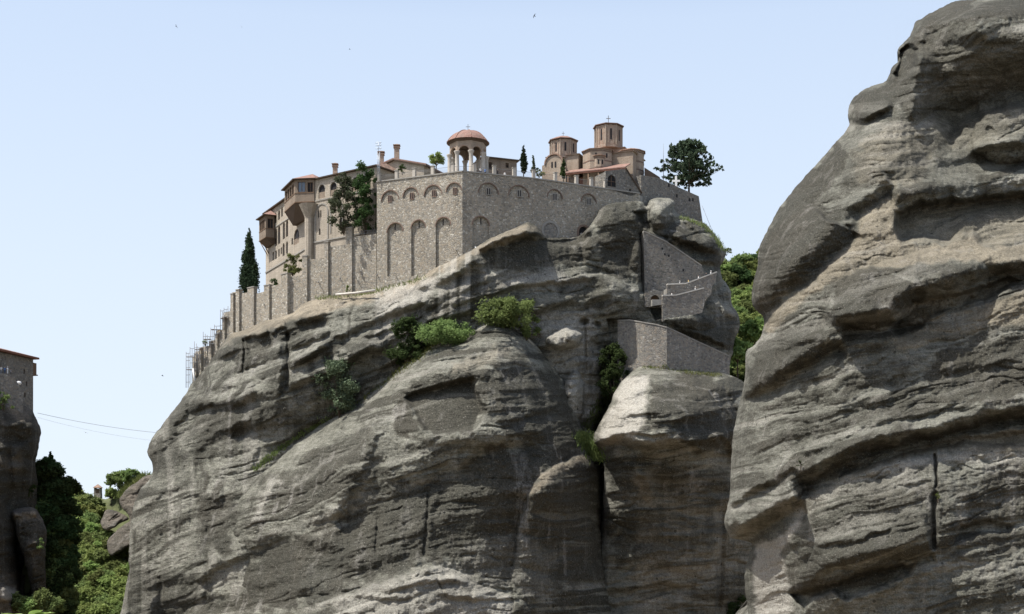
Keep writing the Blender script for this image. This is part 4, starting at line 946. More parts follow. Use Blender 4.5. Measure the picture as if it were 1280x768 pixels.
# rusty drain stubs jutting from the wall
for px, py in ((300.5, 402), (316, 430 - 30), (331, 380), (355, 378), (380, 368), (397, 352), (424, 347), (444, 346), (470, 343), (492, 341), (569, 312)):
    F = FL if px > 471 else (G1 if px > 357.5 else G2)
    u, z = F.px(px, py); t = MB(); t.tube([F.pt(u, z, -.2), F.pt(u + .9, z - .35, 1.0)], .10, 5); t.build('drain_pipe', M['rust'], bw if px < 471 else wall)
# handrail on the top bay beside the tall wall
a, b = G1.pt(G1.px(441, 290)[0], 0, -.3), G1.pt(G1.px(469, 290)[0], 0, -.3); zz = G1.px(455, 294.5)[1]
lr = thing('iron_handrail', 'short iron handrail on the wall top below the leafy trees', 'railing', (a.x, a.y, zz)); m = MB()
for h in (.5, 1.15): m.tube([(a.x, a.y, zz + h), (b.x, b.y, zz + h)], .045, 5)
m.build('rail', M['rust'], lr)
for i in range(9):
    q = a.lerp(b, i / 8); m = MB(); m.tube([(q.x, q.y, zz - .05), (q.x, q.y, zz + 1.15)], .04, 5); m.build('baluster', M['rust'], lr)

# scaffolding at the far left end
sc_o = thing('scaffolding', 'thin steel scaffolding stepping up the far left end of the wall', 'scaffold', tuple(at(240, 480, 372)))
tubes = [(232.6, 440, 482), (237.5, 434, 478), (243, 427, 470), (247, 433, 463), (254, 415, 452), (259, 419, 442), (263.5, 410, 440), (268, 406, 432), (275.5, 387, 420), (280, 385, 410), (285, 383, 402)]
for i, (x, y0, y1) in enumerate(tubes):
    for dy in (0, 2.6):
        Y = 371.2 - i * .9 + dy * .5; m = MB(); m.tube([at(x + dy, y0 + dy, Y), at(x + dy, y1 + 3, Y)], .075, 4); m.build('upright', M['rust'], sc_o)
for (x, y0, y1), (x2, y2, y3), i in zip(tubes[:-1], tubes[1:], range(20)):
    Y, Y2 = 371.2 - i * .9, 371.2 - (i + 1) * .9
    for y in range(int(max(y0, y2)) + 2, int(min(y1, y3)) + 1, 9):
        m = MB(); m.tube([at(x, y, Y), at(x2, y - .3, Y2)], .065, 4); m.build('ledger', M['rust'], sc_o)
for x, x2, y, i in ((232.6, 243, 446, 0), (232.6, 243, 462, 0), (243, 254, 437, 2), (254, 263.5, 424, 4), (263.5, 275.5, 412, 6), (275.5, 285, 398, 8)):
    m = MB(); Y = 371.2 - i * .9; a, b = at(x, y, Y), at(x2, y, Y - 1.6); m.box((a + b) / 2 + Vector((0, .6, 0)), (b - a) / 2, (0, .55, 0), (0, 0, .03)); m.build('plank', M['timber'], sc_o)
m = MB(); m.tube([at(241.3, 461, 369.5), at(244.3, 482, 369.5)], .22, 8)
pp = m.build('white_pipe', M['white']); props(pp, 'thick white pipe leaning at the foot of the scaffolding', 'pipe')

# ------------------------------------------------------------------ bell pavilion
bx, by = pxY(585, 337.0)
bel = thing('bell_pavilion', 'open octagonal bell pavilion with terracotta dome at the terrace corner', 'pavilion', (bx, by, ZT))
zc0, zs, ze = ZT + .3, zat(195, 337), zat(180.5, 337); RB = 4.35; rot = R(11)
m = MB(); m.lathe((bx, by, 0), [(RB + .5, ZT), (RB + .5, ZT + .3)], 8, rot); m.build('plinth', M['capstone'], bel)
V8 = [(bx + RB * math.cos(rot + k * math.pi / 4), by + RB * math.sin(rot + k * math.pi / 4)) for k in range(8)]
for x, y in V8:
    c = MB(); c.lathe((x, y, 0), [(.70, zc0), (.70, zc0 + .5), (.52, zc0 + .8), (.46, zs - .9), (.52, zs - .6), (.72, zs - .15), (.74, zs)], 10, 0, True); c.build('column', M['marble'], bel)
m = MB(); mr = MB(); par = []
for k in range(8):
    F = Frame(V8[k], V8[(k + 1) % 8])
    if F.n.dot(Vector((F.p.x + F.u.x * F.L / 2 - bx, F.p.y + F.u.y * F.L / 2 - by, 0))) < 0: F = Frame(V8[(k + 1) % 8], V8[k])
    u0, u1 = .45, F.L - .45; r = (u1 - u0) / 2; n = 10
    prof = [(0, zs), (u0, zs)] + [((u0 + u1) / 2 - r * math.cos(math.pi * i / n), zs + r * math.sin(math.pi * i / n)) for i in range(1, n)] + [(u1, zs), (F.L, zs), (F.L, ze - .3), (0, ze - .3)]
    m.panel(F, prof, [], -.35, .0)
    ring(mr, F, u0 - .02, u1 + .02, zs + r + .02, .26, -.1, .09)
    if k not in (5,): p_ = MB(); p_.panel(F, rect(.42, F.L - .42, zc0, zc0 + 1.15), [], -.28, -.05); p_.build('parapet', M['brick_pale'], bel)
m.build('arcade', M['brick_pale'], bel); mr.build('arch_bands', M['brick'], bel)
m = MB(); m.lathe((bx, by, 0), [(RB + .1, ze - .32), (RB + .35, ze - .1), (RB + .6, ze), (RB + .6, ze + .18)], 8, rot); m.build('cornice', M['eave'], bel)
zt = zat(164, 337); hh = zt - ze - .2
prof = [(RB + .7, ze + .185)] + [((RB + .55) * math.sin(t) / math.sin(1.12), ze + .25 + (hh - .05) * (math.cos(t) - math.cos(1.12)) / (1 - math.cos(1.12))) for t in [1.12 - 1.08 * i / 8 for i in range(9)]]
m = MB(); m.lathe((bx, by, 0), prof, 24, rot)
dm = m.build('dome', M['tile'], bel)
rb = MB()
for k in range(8):
    a = rot + k * math.pi / 4; rb.tube([(bx + r * math.cos(a), by + r * math.sin(a), z + .05) for r, z in prof], .11, 5)
rb.build('dome_ribs', M['tile'], dm)
def cross_mesh(x, y, z, h, w, t, mat, parent, name='cross'):
    c = MB(); c.abox(x - t, x + t, y - t, y + t, z, z + h); c.abox(x - w, x - t - .001, y - t * .8, y + t * .8, z + h * .6, z + h * .6 + 2 * t); c.abox(x + t + .001, x + w, y - t * .8, y + t * .8, z + h * .6, z + h * .6 + 2 * t)
    return c.build(name, mat, parent)
cross_mesh(bx, by, zt - .1, 1.7, .5, .055, M['rust'], bel)
m = MB(); m.lathe((bx, by, 0), [(.75, zs - .9), (.62, zs - .8), (.45, zs - .2), (.3, zs + .1), (.05, zs + .2)], 14, 0, True); m.tube([(bx, by, zs + .1), (bx, by, ze - .2)], .06, 5); m.build('bell', M['timber'], bel)

# mast with antennas left of the pavilion
mx_, my_ = pxY(473.2, 338.0); mast = thing('antenna_mast', 'slim lattice antenna mast at the left corner of the terrace', 'antenna mast', (mx_, my_, ZT))
zt_ = zat(178, 338)
for dx, dy in ((-.28, 0), (.28, 0), (0, .45)):
    m = MB(); m.tube([(mx_ + dx, my_ + dy, ZT), (mx_ + dx, my_ + dy, zat(190, 338))], .07, 4); m.build('leg', M['metal'], mast)
m = MB()
for i in range(9):
    z = ZT + .6 + i * .62; m.tube([(mx_ - .28, my_, z), (mx_ + .28, my_, z + .5)], .03, 3); m.tube([(mx_ + .28, my_, z), (mx_, my_ + .45, z + .5)], .03, 3)
m.build('lattice', M['metal'], mast)
m = MB(); m.tube([(mx_, my_, zat(192, 338)), (mx_, my_, zt_)], .05, 5); m.build('top_pole', M['metal'], mast)
for i, z in enumerate((zat(179, 338), zat(182, 338), zat(186, 338))):
    m = MB(); m.tube([(mx_ - .8 + .2 * i, my_, z), (mx_ + .7, my_, z + .08)], .05, 4)
    for k in range(4): m.tube([(mx_ - .6 + .35 * k, my_, z - .25), (mx_ - .6 + .35 * k, my_, z + .3)], .03, 3)
    m.build('antenna', M['metal'], mast)
# ------------------------------------------------------------------ the long residential wing
def offset_poly(poly, d):
    """grow a counter-clockwise plan polygon outwards by d"""
    n = len(poly); out = []
    for i in range(n):
        p0, p1, p2 = [Vector((*poly[(i + k) % n], 0)) for k in (-1, 0, 1)]
        a = (p1 - p0).normalized(); b = (p2 - p1).normalized(); na = Vector((a.y, -a.x, 0)); nb = Vector((b.y, -b.x, 0))
        v = na + nb; v = v / max(v.dot(v) / 2, .3); out.append((p1.x + v.x * d, p1.y + v.y * d))
    return out

def hip_roof(mb, mb_e, poly, z, apex, over=.7, th=.22):
    """tiled hips rising from the grown eave polygon to the points of apex; under it a dark eave slab"""
    e = offset_poly(poly, over); mb_e.prism(e, z - th, z)
    n = len(e); e2 = offset_poly(poly, over + .05)
    vs = [(x, y, z + .004) for x, y in e2] + [tuple(a) for a in apex]; fs = []
    near = [min(range(len(apex)), key=lambda k: (Vector(apex[k]).xy - Vector(p)).length) for p in e2]
    for i in range(n):
        j = (i + 1) % n; a, b = near[i], near[j]
        if a == b: fs.append((i, j, n + a))
        else: fs.append((i, j, n + b, n + a))
    fs.append(tuple(range(n))[::-1])
    mb.add(vs, fs)

def opening(F, x0, x1, y0, y1, parent, holes, arched=True, frame=True, pane='dark', sill=None, name='window'):
    u0, u1, z0, z1 = uz(F, x0, x1, y0, y1)
    h = arch(u0, u1, z0, z1, 6) if arched else rect(u0, u1, z0, z1); holes.append(h)
    p = MB(); p.panel(F, rect(u0 - .05, u1 + .05, z0 - .05, z1 + .05), [], -.42, -.34); o = p.build(name, M[pane], parent)
    if frame:
        f = MB(); w = .09; zt = z1 - (u1 - u0) / 2 if arched else z1
        f.panel(F, rect((u0 + u1) / 2 - w / 2, (u0 + u1) / 2 + w / 2, z0, z1), [], -.335, -.24)
        f.panel(F, rect(u0, (u0 + u1) / 2 - w / 2 - .002, zt - .35, zt - .25), [], -.335, -.25); f.panel(F, rect((u0 + u1) / 2 + w / 2 + .002, u1, zt - .35, zt - .25), [], -.335, -.25)
        f.build('window_frame', M['timber'], o)
    if sill is not None:
        s = MB(); zz = z0 + (z1 - z0) * sill; s.panel(F, rect(u0 + .01, u1 - .01, z0, zz), [], -.33, -.12); s.build('parapet_panel', M['oriel'], o)
    return (u0, u1, z0, z1)

ZE = 97.75
Ka, Kc, Kb = (-66.4, 388.3), (-49.1, 355.3), (-32.6, 343.2)
F2, F1 = Frame(Ka, Kc), Frame(Kc, Kb)
wing = thing('monastery_wing', 'long pale stone wing with arched gallery and projecting timbered bays', 'building', (Kc[0], Kc[1], 74))
mb = MB(); bk = 9.0
mb.prism([(F2.pt(0, 0, -.45).x, F2.pt(0, 0, -.45).y), (F2.pt(F2.L, 0, -.45).x + .2, F2.pt(F2.L, 0, -.45).y), (F1.pt(F1.L, 0, -.45).x, F1.pt(F1.L, 0, -.45).y), (F1.pt(F1.L, 0, -bk).x, F1.pt(F1.L, 0, -bk).y), (-40, 366), (F2.pt(0, 0, -bk).x, F2.pt(0, 0, -bk).y)], 70, ZE - .25)
h1, h2 = [], []
trim = MB()
# gallery of round arches under the eaves (right facade)
for x, yc in ((402.2, 231), (416.8, 228), (430.5, 225), (444, 222), (455.5, 219.5)):
    b = opening(F1, x - 4, x + 4, yc, yc + 17, wing, h1, True, False, 'dark', .46, 'gallery_arch'); ring(trim, F1, b[0], b[1], b[3], .22, -.2, .06)
for x0, x1, y0, y1, ar in ((397.4, 399.0, 263, 272.5, 1), (400.2, 401.8, 262.6, 272, 1), (398.6, 400.6, 286, 294, 0), (424, 428, 272, 282, 1), (446, 452, 264, 282, 1)): opening(F1, x0, x1, y0, y1, wing, h1, bool(ar), False)
for x0, x1, yt, yb in ((395, 409.5, 256, 300), (414, 428, 252, 290)):
    u0, u1, z0, z1 = uz(F1, x0, x1, yt, yb); ring(trim, F1, u0, u1, z1, .3, -.1, .16, z0)
# left facade, seen steeply along
for x0, x1, y0, y1, ar in ((343.3, 345.8, 266, 279, 1), (347.6, 350.0, 263, 275, 1), (351.4, 353.6, 259, 271, 1), (343.3, 346.3, 285.5, 308, 1), (347.4, 350.4, 282.5, 305, 1), (353.4, 356.2, 278, 299, 1), (357.4, 360.2, 275, 296, 1),
                           (365.2, 368.8, 263, 278.5, 1), (371.2, 374.6, 261, 276, 1), (364.4, 366.2, 298, 306, 0), (340.6, 342.4, 315.5, 326, 0), (344, 346, 313.5, 324, 0), (347.8, 349.6, 311.5, 321, 0), (350.8, 352.4, 309.5, 318, 0), (353.2, 355.8, 304, 320, 1), (357.6, 359.8, 302, 317, 1)):
    opening(F2, x0, x1, y0, y1, wing, h2, bool(ar), (x1 - x0) > 2.2)
b = opening(F2, 367.2, 373.8, 286.5, 305.5, wing, h2, True, False, 'dark', .38, 'arched_balcony')
mb.panel(F1, rect(.0, F1.L, 70, ZE - .26), h1, -.46, 0)
mb.panel(F2, rect(.0, F2.L - .003, 70, ZE - .26), h2, -.46, 0)
mb.build('wall', M['ashlar'], wing)
# string courses
u0, z0 = F2.px(340, 287.5); u1, z1 = F2.px(364, 270.3); zz = (z0 + z1) / 2; trim.panel(F2, rect(0, F2.L - .2, zz - .15, zz + .12), [], .0, .16)
u0, z0 = F2.px(333, 343); u1, z1 = F2.px(363, 320); zz = (z0 + z1) / 2; trim.panel(F2, rect(0, F2.L - .2, zz - .2, zz + .15), [], .0, .2)
zz = F1.px(405, 249.5)[1]; trim.panel(F1, rect(.2, F1.L, zz - .14, zz + .12), [], .0, .16)
zz = F1.px(410, 300)[1]; trim.panel(F1, rect(.2, F1.L, zz - .2, zz + .15), [], .0, .22)
trim.build('stone_trim', M['capstone'], wing)
# corner turret below the big bay
m = MB(); m.lathe((-50.0, 355.4, 0), [(1.15, 72), (1.15, 88.2), (1.35, 88.8), (2.6, 91.5)], 10, .2); m.build('corner_turret', M['ashlar'], wing)
# roof of the wing
rf, ev = MB(), MB()
p2 = [Ka, Kc, Kb, tuple(F1.pt(F1.L, 0, -bk).xy), (-42, 366.5), tuple(F2.pt(0, 0, -bk).xy)]
ridge = [F2.pt(1.5, ZE + 1.7, -4.6), Vector((-46.4, 361.5, ZE + 1.7)), F1.pt(F1.L - .5, ZE + 1.7, -4.6)]
hip_roof(rf, ev, p2, ZE, ridge, .75); ro = rf.build('roof', M['tile_old'], wing); ev.build('eaves', M['eave'], ro)

def oriel(plan, foot, z0, z1, zf, apex, faces, name_roof='roof'):
    """a timbered bay: plan polygon, its underside drawn in to the polygon foot at zf; windows per face"""
    bay = MB(); i_ = offset_poly(plan, -.3); bay.prism(i_, z0 + .01, z1)
    n = len(plan); holes = {k: [] for k in faces}
    b_o = bay.build('projecting_bay', M['oriel'], wing)
    wl = MB()
    for k, wins in faces.items():
        F = Frame(plan[k], plan[(k + 1) % n]); hs = []
        for u0, u1, za, zb, pane in wins:
            U0, U1, A_, B_ = u0 * F.L, u1 * F.L, z0 + (z1 - z0) * za, z0 + (z1 - z0) * zb
            hs.append(rect(U0, U1, A_, B_)); p = MB(); p.panel(F, rect(U0 - .03, U1 + .03, A_ - .03, B_ + .03), [], -.29, -.22); po = p.build('bay_window', M[pane], b_o)
            f = MB(); f.panel(F, rect(U0 - .1, U1 + .1, A_ - .1, B_ + .1), [rect(U0, U1, A_, B_)], -.1, .05); f.panel(F, rect((U0 + U1) / 2 - .04, (U0 + U1) / 2 + .04, A_ + .002, B_ - .002), [], -.2, -.1)
            wl_f = f
            for v in f.v: pass
            fr = f; fr_o = fr.build('bay_frame', M['timber'], b_o)
        wl.panel(F, rect(0.002, F.L - .002, z0, z1), hs, -.28, 0)
        bd = MB(); bd.panel(F, rect(-.05, F.L + .05, z0 + (z1 - z0) * .40, z0 + (z1 - z0) * .40 + .16), [], .0, .09); bd.panel(F, rect(-.05, F.L + .05, z0 - .02, z0 + .2), [], .0, .1)
        bd.build('timber_band', M['timber'], b_o)
    wl.build('bay_wall', M['oriel'], b_o)
    u = MB(); P = [(x, y, z0 - .003) for x, y in plan] + [(x, y, zf) for x, y in foot]; u.add(P, [tuple(range(n))[::-1][::-1], ] + [(i, (i + 1) % n, n + (i + 1) % n, n + i)[::-1] for i in range(n)] + [tuple(range(n, 2 * n))[::-1]])
    u.build('underside', M['eave'], b_o)
    rf, ev = MB(), MB(); hip_roof(rf, ev, plan, z1 + .18, apex, .75, .2); r_o = rf.build('bay_roof', M['tile'], b_o); ev.build('bay_eaves', M['eave'], b_o)
# big bay at the corner
Q0, Q1, Q2 = (-57.6, 364.8), (-53.5, 355.3), (-48.7, 354.6)
inn = [(-46.5, 357.5), (-53.2, 366.6)]
oriel([Q0, Q1, Q2] + inn, [(-55.6, 365.6), (-50.6, 357.2), (-48.6, 356.0)] + inn, zat(253.5, 355.3), 97.65, 88.9, [(-49.6, 358.4, 100.0)],
      {0: [(.10 + .21 * i, .24 + .21 * i, .46, .86, 'dark') for i in range(4)], 1: [(.16, .52, .46, .9, 'glass'), (.66, .92, .44, .86, 'dark')]})
# small bay at the far end
S0, S1, S2 = (-67.6, 384.9), (-65.0, 380.0), (-62.9, 380.9)
inn = [(-60.5, 384.5), (-64.5, 388.0)]
oriel([S0, S1, S2] + inn, [(-66.0, 386.0), (-63.6, 381.4), (-62.6, 381.8)] + inn, zat(297, 380), zat(269.5, 380), 87.9, [(-63.6, 384.6, 97.9)],
      {0: [(.14 + .26 * i, .32 + .26 * i, .46, .84, 'dark') for i in range(3)], 1: [(.25, .85, .44, .86, 'dark')]})
m = MB()
for k in (0, .5): m.tube([F2.pt(1.0 + k * 3, 89.6, 1.9), F2.pt(1.4 + k * 3, 86.2, .0)], .13, 5)
m.build('bay_struts', M['timber'], wing)

def chimney(px, yt, yb, Y, w, parent, name='chimney'):
    x, y = pxY(px, Y); z0, z1 = zat(yb, Y) - .8, zat(yt, Y)
    m = MB(); m.abox(x - w, x + w, y - w, y + w, z0, z1 - .62); o = m.build(name, M['brick'], parent)
    c = MB(); c.abox(x - w - .18, x + w + .18, y - w - .18, y + w + .18, z1 - .9, z1 - .72); c.abox(x - w + .1, x + w - .1, y - w + .1, y + w - .1, z1 - .615, z1 - .3); c.abox(x - w - .25, x + w + .25, y - w - .25, y + w + .25, z1 - .3, z1 - .16)
    c.lathe((x, y, 0), [((w + .2) * 1.3, z1 - .16), (.1, z1 + .15)], 4, R(45)); c.build('chimney_cap', M['tile_old'], o)
chimney(419, 204.5, 219, 352.5, .55, wing)

# ------------------------------------------------------------------ gabled house behind the mast
gh = thing('gabled_house', 'small gabled house with two brick chimneys behind the terrace posts', 'house', tuple(at(493, 217, 349)))
G0, G3 = pxY(456, 352.5), pxY(530, 345.5); FG = Frame(G0, G3)
zl, zp, zr = FG.px(456, 209)[1], FG.px(493, 200)[1], FG.px(530, 211.5)[1]; up = FG.px(493, 200)[0]; zr = zl = (zl + zr) / 2
m = MB(); hs = []
opening(FG, 479, 484, 207.5, 213.5, gh, hs, False, True); opening(FG, 499, 503, 207, 213, gh, hs, False, True)
m.panel(FG, [(0, ZT - 4), (FG.L, ZT - 4), (FG.L, zr - .1), (up, zp - .1), (0, zl - .1)], hs, -.45, 0)
m.hull_prism([FG.pt(0, ZT - 4, -.46), FG.pt(FG.L, ZT - 4, -.46), FG.pt(FG.L, zr - .1, -.46), FG.pt(up, zp - .1, -.46), FG.pt(0, zl - .1, -.46)], FG.n * -8.5); m.build('wall', M['ashlar'], gh)
r_ = MB()
for a, b in (((-.9, zl - .45), (up, zp)), ((up, zp), (FG.L + .9, zr - .45))):
    r_.hull_prism([FG.pt(*a, .7), FG.pt(*b, .7), FG.pt(b[0], b[1] + .3, .7), FG.pt(a[0], a[1] + .3, .7)], FG.n * -10)
r_o = r_.build('roof', M['tile'], gh)
e_ = MB()
for a, b in (((-.9, zl - .45), (up - .01, zp)), ((up + .01, zp), (FG.L + .9, zr - .45))): e_.hull_prism([FG.pt(a[0], a[1] - .22, .68), FG.pt(b[0], b[1] - .22, .68), FG.pt(b[0], b[1] - .004, .68), FG.pt(a[0], a[1] - .004, .68)], FG.n * -9.8)
e_.build('eaves', M['eave'], r_o)
chimney(476.5, 189.5, 204, 351.5, .62, gh); chimney(496, 181, 200, 350.5, .60, gh)

# ------------------------------------------------------------------ low hipped house right of the pavilion
lh = thing('low_house', 'low grey house with hipped tile roof right of the bell pavilion', 'house', tuple(at(627, 216, 350)))
L0, L1 = pxY(605, 347.0), pxY(646, 350.0); FH = Frame(L0, L1); zl = FH.px(640, 201)[1]; hs = []; m = MB()
opening(FH, 611, 615, 203, 212, lh, hs, False, True, name='door_opening'); opening(FH, 632, 636, 204, 210, lh, hs, False, True)
m.panel(FH, rect(0, FH.L, ZT - .5, zl), hs, -.45, 0); p4 = [tuple(FH.pt(0, 0, 0).xy), tuple(FH.pt(FH.L, 0, 0).xy), tuple(FH.pt(FH.L, 0, -6).xy), tuple(FH.pt(0, 0, -6).xy)]
m.prism([tuple(FH.pt(0.01, 0, -.46).xy), tuple(FH.pt(FH.L - .01, 0, -.46).xy), p4[2], p4[3]], ZT - .5, zl); m.build('wall', M['oriel'], lh)
rf, ev = MB(), MB(); hip_roof(rf, ev, p4, zl + .2, [FH.pt(3.0, zl + 1.25, -3), FH.pt(FH.L - 2.6, zl + 1.25, -3)], .6); ro = rf.build('roof', M['tile_old'], lh); ev.build('eaves', M['eave'], ro)

# ------------------------------------------------------------------ church
ch = thing('church', 'brick and stone church with two octagonal domed drums', 'church', tuple(at(745, 225, 352)))
cu = Vector((.927, -.375, 0)); cn = Vector((cu.y, -cu.x, 0)) * 1; 
def cpt(px, Y): return Vector((*pxY(px, Y), 0))
def block(px0, Y0, length, depth, z0, z1, mat, name, roof=.5, hs=None):
    """church block whose front runs along the church axis from the point (px0, Y0)"""
    p = cpt(px0, Y0); q = p + cu * length; F = Frame((p.x, p.y), (q.x, q.y)); m = MB()
    m.panel(F, rect(0, F.L, z0, z1), [], -depth, 0); o = m.build(name, mat, ch)
    if roof:
        rf, ev = MB(), MB(); pl = [tuple(F.pt(a, 0, b).xy) for a, b in ((0, 0), (F.L, 0), (F.L, -depth), (0, -depth))]
        a = min(depth / 2, F.L / 2); hip_roof(rf, ev, pl, z1 + .16, [F.pt(a, z1 + .16 + roof, -depth / 2), F.pt(F.L - a, z1 + .16 + roof, -depth / 2)], .38, .15)
        r = rf.build('roof', M['tile_old'], o); ev.build('eaves', M['brick'], r)
    return F, o
def drum(px, Y, rpx, y_top, y_eave, y_bot, mat):
    x, y = pxY(px, Y); r = rpx * Y / FPX; zb, ze_, zt_ = zat(y_bot, Y) - .8, zat(y_eave, Y), zat(y_top, Y); ro = R(22.5 + 8)
    m = MB(); m.lathe((x, y, 0), [(r, zb), (r, ze_ - .15), (r + .12, ze_ - .1), (r + .12, ze_)], 8, ro); o = m.build('drum', mat, ch)
    for k in range(8):
        a0, a1 = ro + k * math.pi / 4, ro + (k + 1) * math.pi / 4; P, Q = (x + r * math.cos(a0), y + r * math.sin(a0)), (x + r * math.cos(a1), y + r * math.sin(a1))
        F = Frame(P, Q)
        if F.n.dot(Vector((math.cos((a0 + a1) / 2), math.sin((a0 + a1) / 2), 0))) < 0: F = Frame(Q, P)
        if F.n.y > .3: continue
        c = F.L / 2; H = ze_ - zb - .8; w = MB(); w.panel(F, arch(c - .24, c + .24, zb + .8 + H * .2, zb + .8 + H * .78, 5), [], -.1, .035); wo = w.build('drum_window', M['dark'], o)
        f = MB(); ring(f, F, c - .6, c + .6, zb + .8 + H * .92, .2, -.05, .1, zb + .9); f.build('arch_band', M['brick_pale'], wo)
        if k == 0:
            for q in (.12, .5, .86): bb = MB(); bb.lathe((x, y, 0), [(r + .03, zb + .8 + H * q), (r + .05, zb + .8 + H * q + .02), (r + .05, zb + .8 + H * q + .2), (r + .03, zb + .8 + H * q + .22)], 8, ro, cap=False); bb.build('brick_band', M['red_brick'], o)
        pl = MB(); pl.lathe((P[0], P[1], 0), [(.16, zb + .5), (.16, ze_ - .12)], 6); pl.build('colonnette', M['brick_pale'], o)
    m = MB(); m.lathe((x, y, 0), [(r + .5, ze_ + .003), (r + .52, ze_ + .16), (r * .55, ze_ + (zt_ - ze_) * .72), (.15, zt_)], 8, ro); m.build('drum_roof', M['tile'], o)
    m = MB(); m.lathe((x, y, 0), [(r + .2, ze_ - .16), (r + .46, ze_ - .002)], 8, ro, cap=True); m.build('drum_eaves', M['eave'], o)
    return x, y, zt_, o
x, y, zt_, o = drum(760.5, 361.0, 17.3, 154.5, 160, 184, M['brick']); cross_mesh(x, y, zt_ - .05, 2.0, .55, .075, M['rust'], o)
x, y, zt_, o = drum(704, 358.5, 16.8, 170.5, 178, 197, M['brick']); cross_mesh(x, y, zt_ - .05, 1.2, .35, .05, M['rust'], o)
block(735, 362.2, 9.4, 8.0, 92, zat(185.5, 359), M['brick'], 'crossing_block', .8)
block(684, 357.5, 8.2, 8.0, 92, zat(197, 357), M['brick_pale'], 'narthex_block', .7)
block(700, 359.5, 19.0, 9.0, 92, zat(197.5, 358), M['brick_pale'], 'nave_block', 1.2)
def apse(px, Y, rpx, y_eave, zb, mat, name, hr=.9, n=8):
    x, y = pxY(px, Y); r = rpx * Y / FPX; z1 = zat(y_eave, Y); m = MB(); m.lathe((x, y, 0), [(r, zb), (r, z1)], n, R(11)); o = m.build(name, mat, ch)
    f = MB(); f.lathe((x, y, 0), [(r + .05, z1 - .55), (r + .12, z1 - .5), (r + .12, z1 - .3)], n, R(11), cap=False); f.lathe((x, y, 0), [(r + .01, z1 - 2.9), (r + .06, z1 - 2.88), (r + .06, z1 - 2.6), (r + .01, z1 - 2.58)], n, R(11), cap=False); f.lathe((x, y, 0), [(r + .01, z1 - 4.9), (r + .06, z1 - 4.88), (r + .06, z1 - 4.6), (r + .01, z1 - 4.58)], n, R(11), cap=False); f.build('brick_band', M['red_brick'], o)
    q = MB(); q.lathe((x, y, 0), [(r + .4, z1 + .003), (r + .42, z1 + .16), (r * .5, z1 + hr * .8), (.1, z1 + hr)], n, R(11)); q.build('roof', M['tile_old'], o)
    for k in (5, 6):
        a = R(11) + (k + .5) * 2 * math.pi / n; rr = r * math.cos(math.pi / n); c = Vector((x + rr * math.cos(a), y + rr * math.sin(a), z1 - 1.5)); t = Vector((-math.sin(a), math.cos(a), 0)); d = Vector((math.cos(a), math.sin(a), 0))
        w = MB(); w.box(c, t * .2, d * .04, (0, 0, .55)); w.build('window', M['dark'], o)
    return o
apse(747.5, 355.0, 19.5, 191.5, 92, M['brick_pale'], 'side_apse', 1.0)
apse(749, 352.2, 7.2, 196.5, 92, M['brick_pale'], 'small_apse', .5, 8)
apse(789, 358.0, 16.5, 192, 86, M['brick_pale'], 'great_apse', 1.1, 10)
# curved pediment on the left
p = cpt(677.5, 355.3); q = p + cu * 6.2; F = Frame((p.x, p.y), (q.x, q.y)); zs_ = zat(208, 355); hs = []
prof = [(0, ZT), (F.L, ZT), (F.L, zs_ + .2)] + [(F.L / 2 + 2.2 * math.cos(a), zs_ + .4 + 2.0 * math.sin(a)) for a in [math.pi * i / 10 for i in range(11)]] + [(0, zs_ + .2)]
m = MB(); m.panel(F, prof, [], -.8, 0); o = m.build('pediment', M['brick_pale'], ch)
m = MB(); ring(m, F, F.L / 2 - 2.2, F.L / 2 + 2.2, zs_ + 2.6, .3, -.9, .25); m.build('pediment_moulding', M['tile_old'], o)
for s in (-.45, .45): w = MB(); c = F.L / 2 + s; w.panel(F, arch(c - .22, c + .22, zs_ - .6, zs_ + .9, 5), [], -.1, .04); w.build('window', M['dark'], o)
m = MB(); m.panel(F, [(F.L / 2 + 2.15 * math.cos(a), zs_ + .4 + 1.95 * math.sin(a)) for a in [math.pi * i / 10 for i in range(11)]] + [(F.L / 2 - 2.15, ZT), (F.L / 2 + 2.15, ZT)], [], -6, -.801); m.build('barrel_vault', M['tile_old'], o)

# porch along the church front
po = thing('church_porch', 'long low porch with a shallow terracotta roof in front of the church', 'porch', tuple(at(745, 228, 344)))
pa, pb = cpt(708, 352.6), cpt(781.5, 347.6); FP = Frame((pa.x, pa.y), (pb.x, pb.y)); z0 = zat(217.5, 352.6); z1 = z0 + 1.25
m = MB(); m.hull_prism([FP.pt(-.3, z0, .5), FP.pt(FP.L + .2, z0, .5), FP.pt(FP.L + .2, z1 + .9, -4.5), FP.pt(-.3, z1 + .9, -4.5)], (0, 0, .22)); m.build('roof', M['tile'], po)
m = MB(); m.panel(FP, rect(-.3, FP.L + .2, z0 - .32, z0 - .004), [], .1, .42); m.build('fascia', M['slot_wood'], po)
m = MB(); m.panel(FP, rect(0, FP.L - 1.0, ZT, z0 - .33), [], -3.6, -3.2); m.build('back_wall', M['slot_wood'], po)
for i in range(6): u = .5 + i * (FP.L - 2) / 5; m = MB(); m.tube([FP.pt(u, ZT, .2), FP.pt(u, z0 - .325, .2)], .14, 7); m.build('post', M['timber'], po)
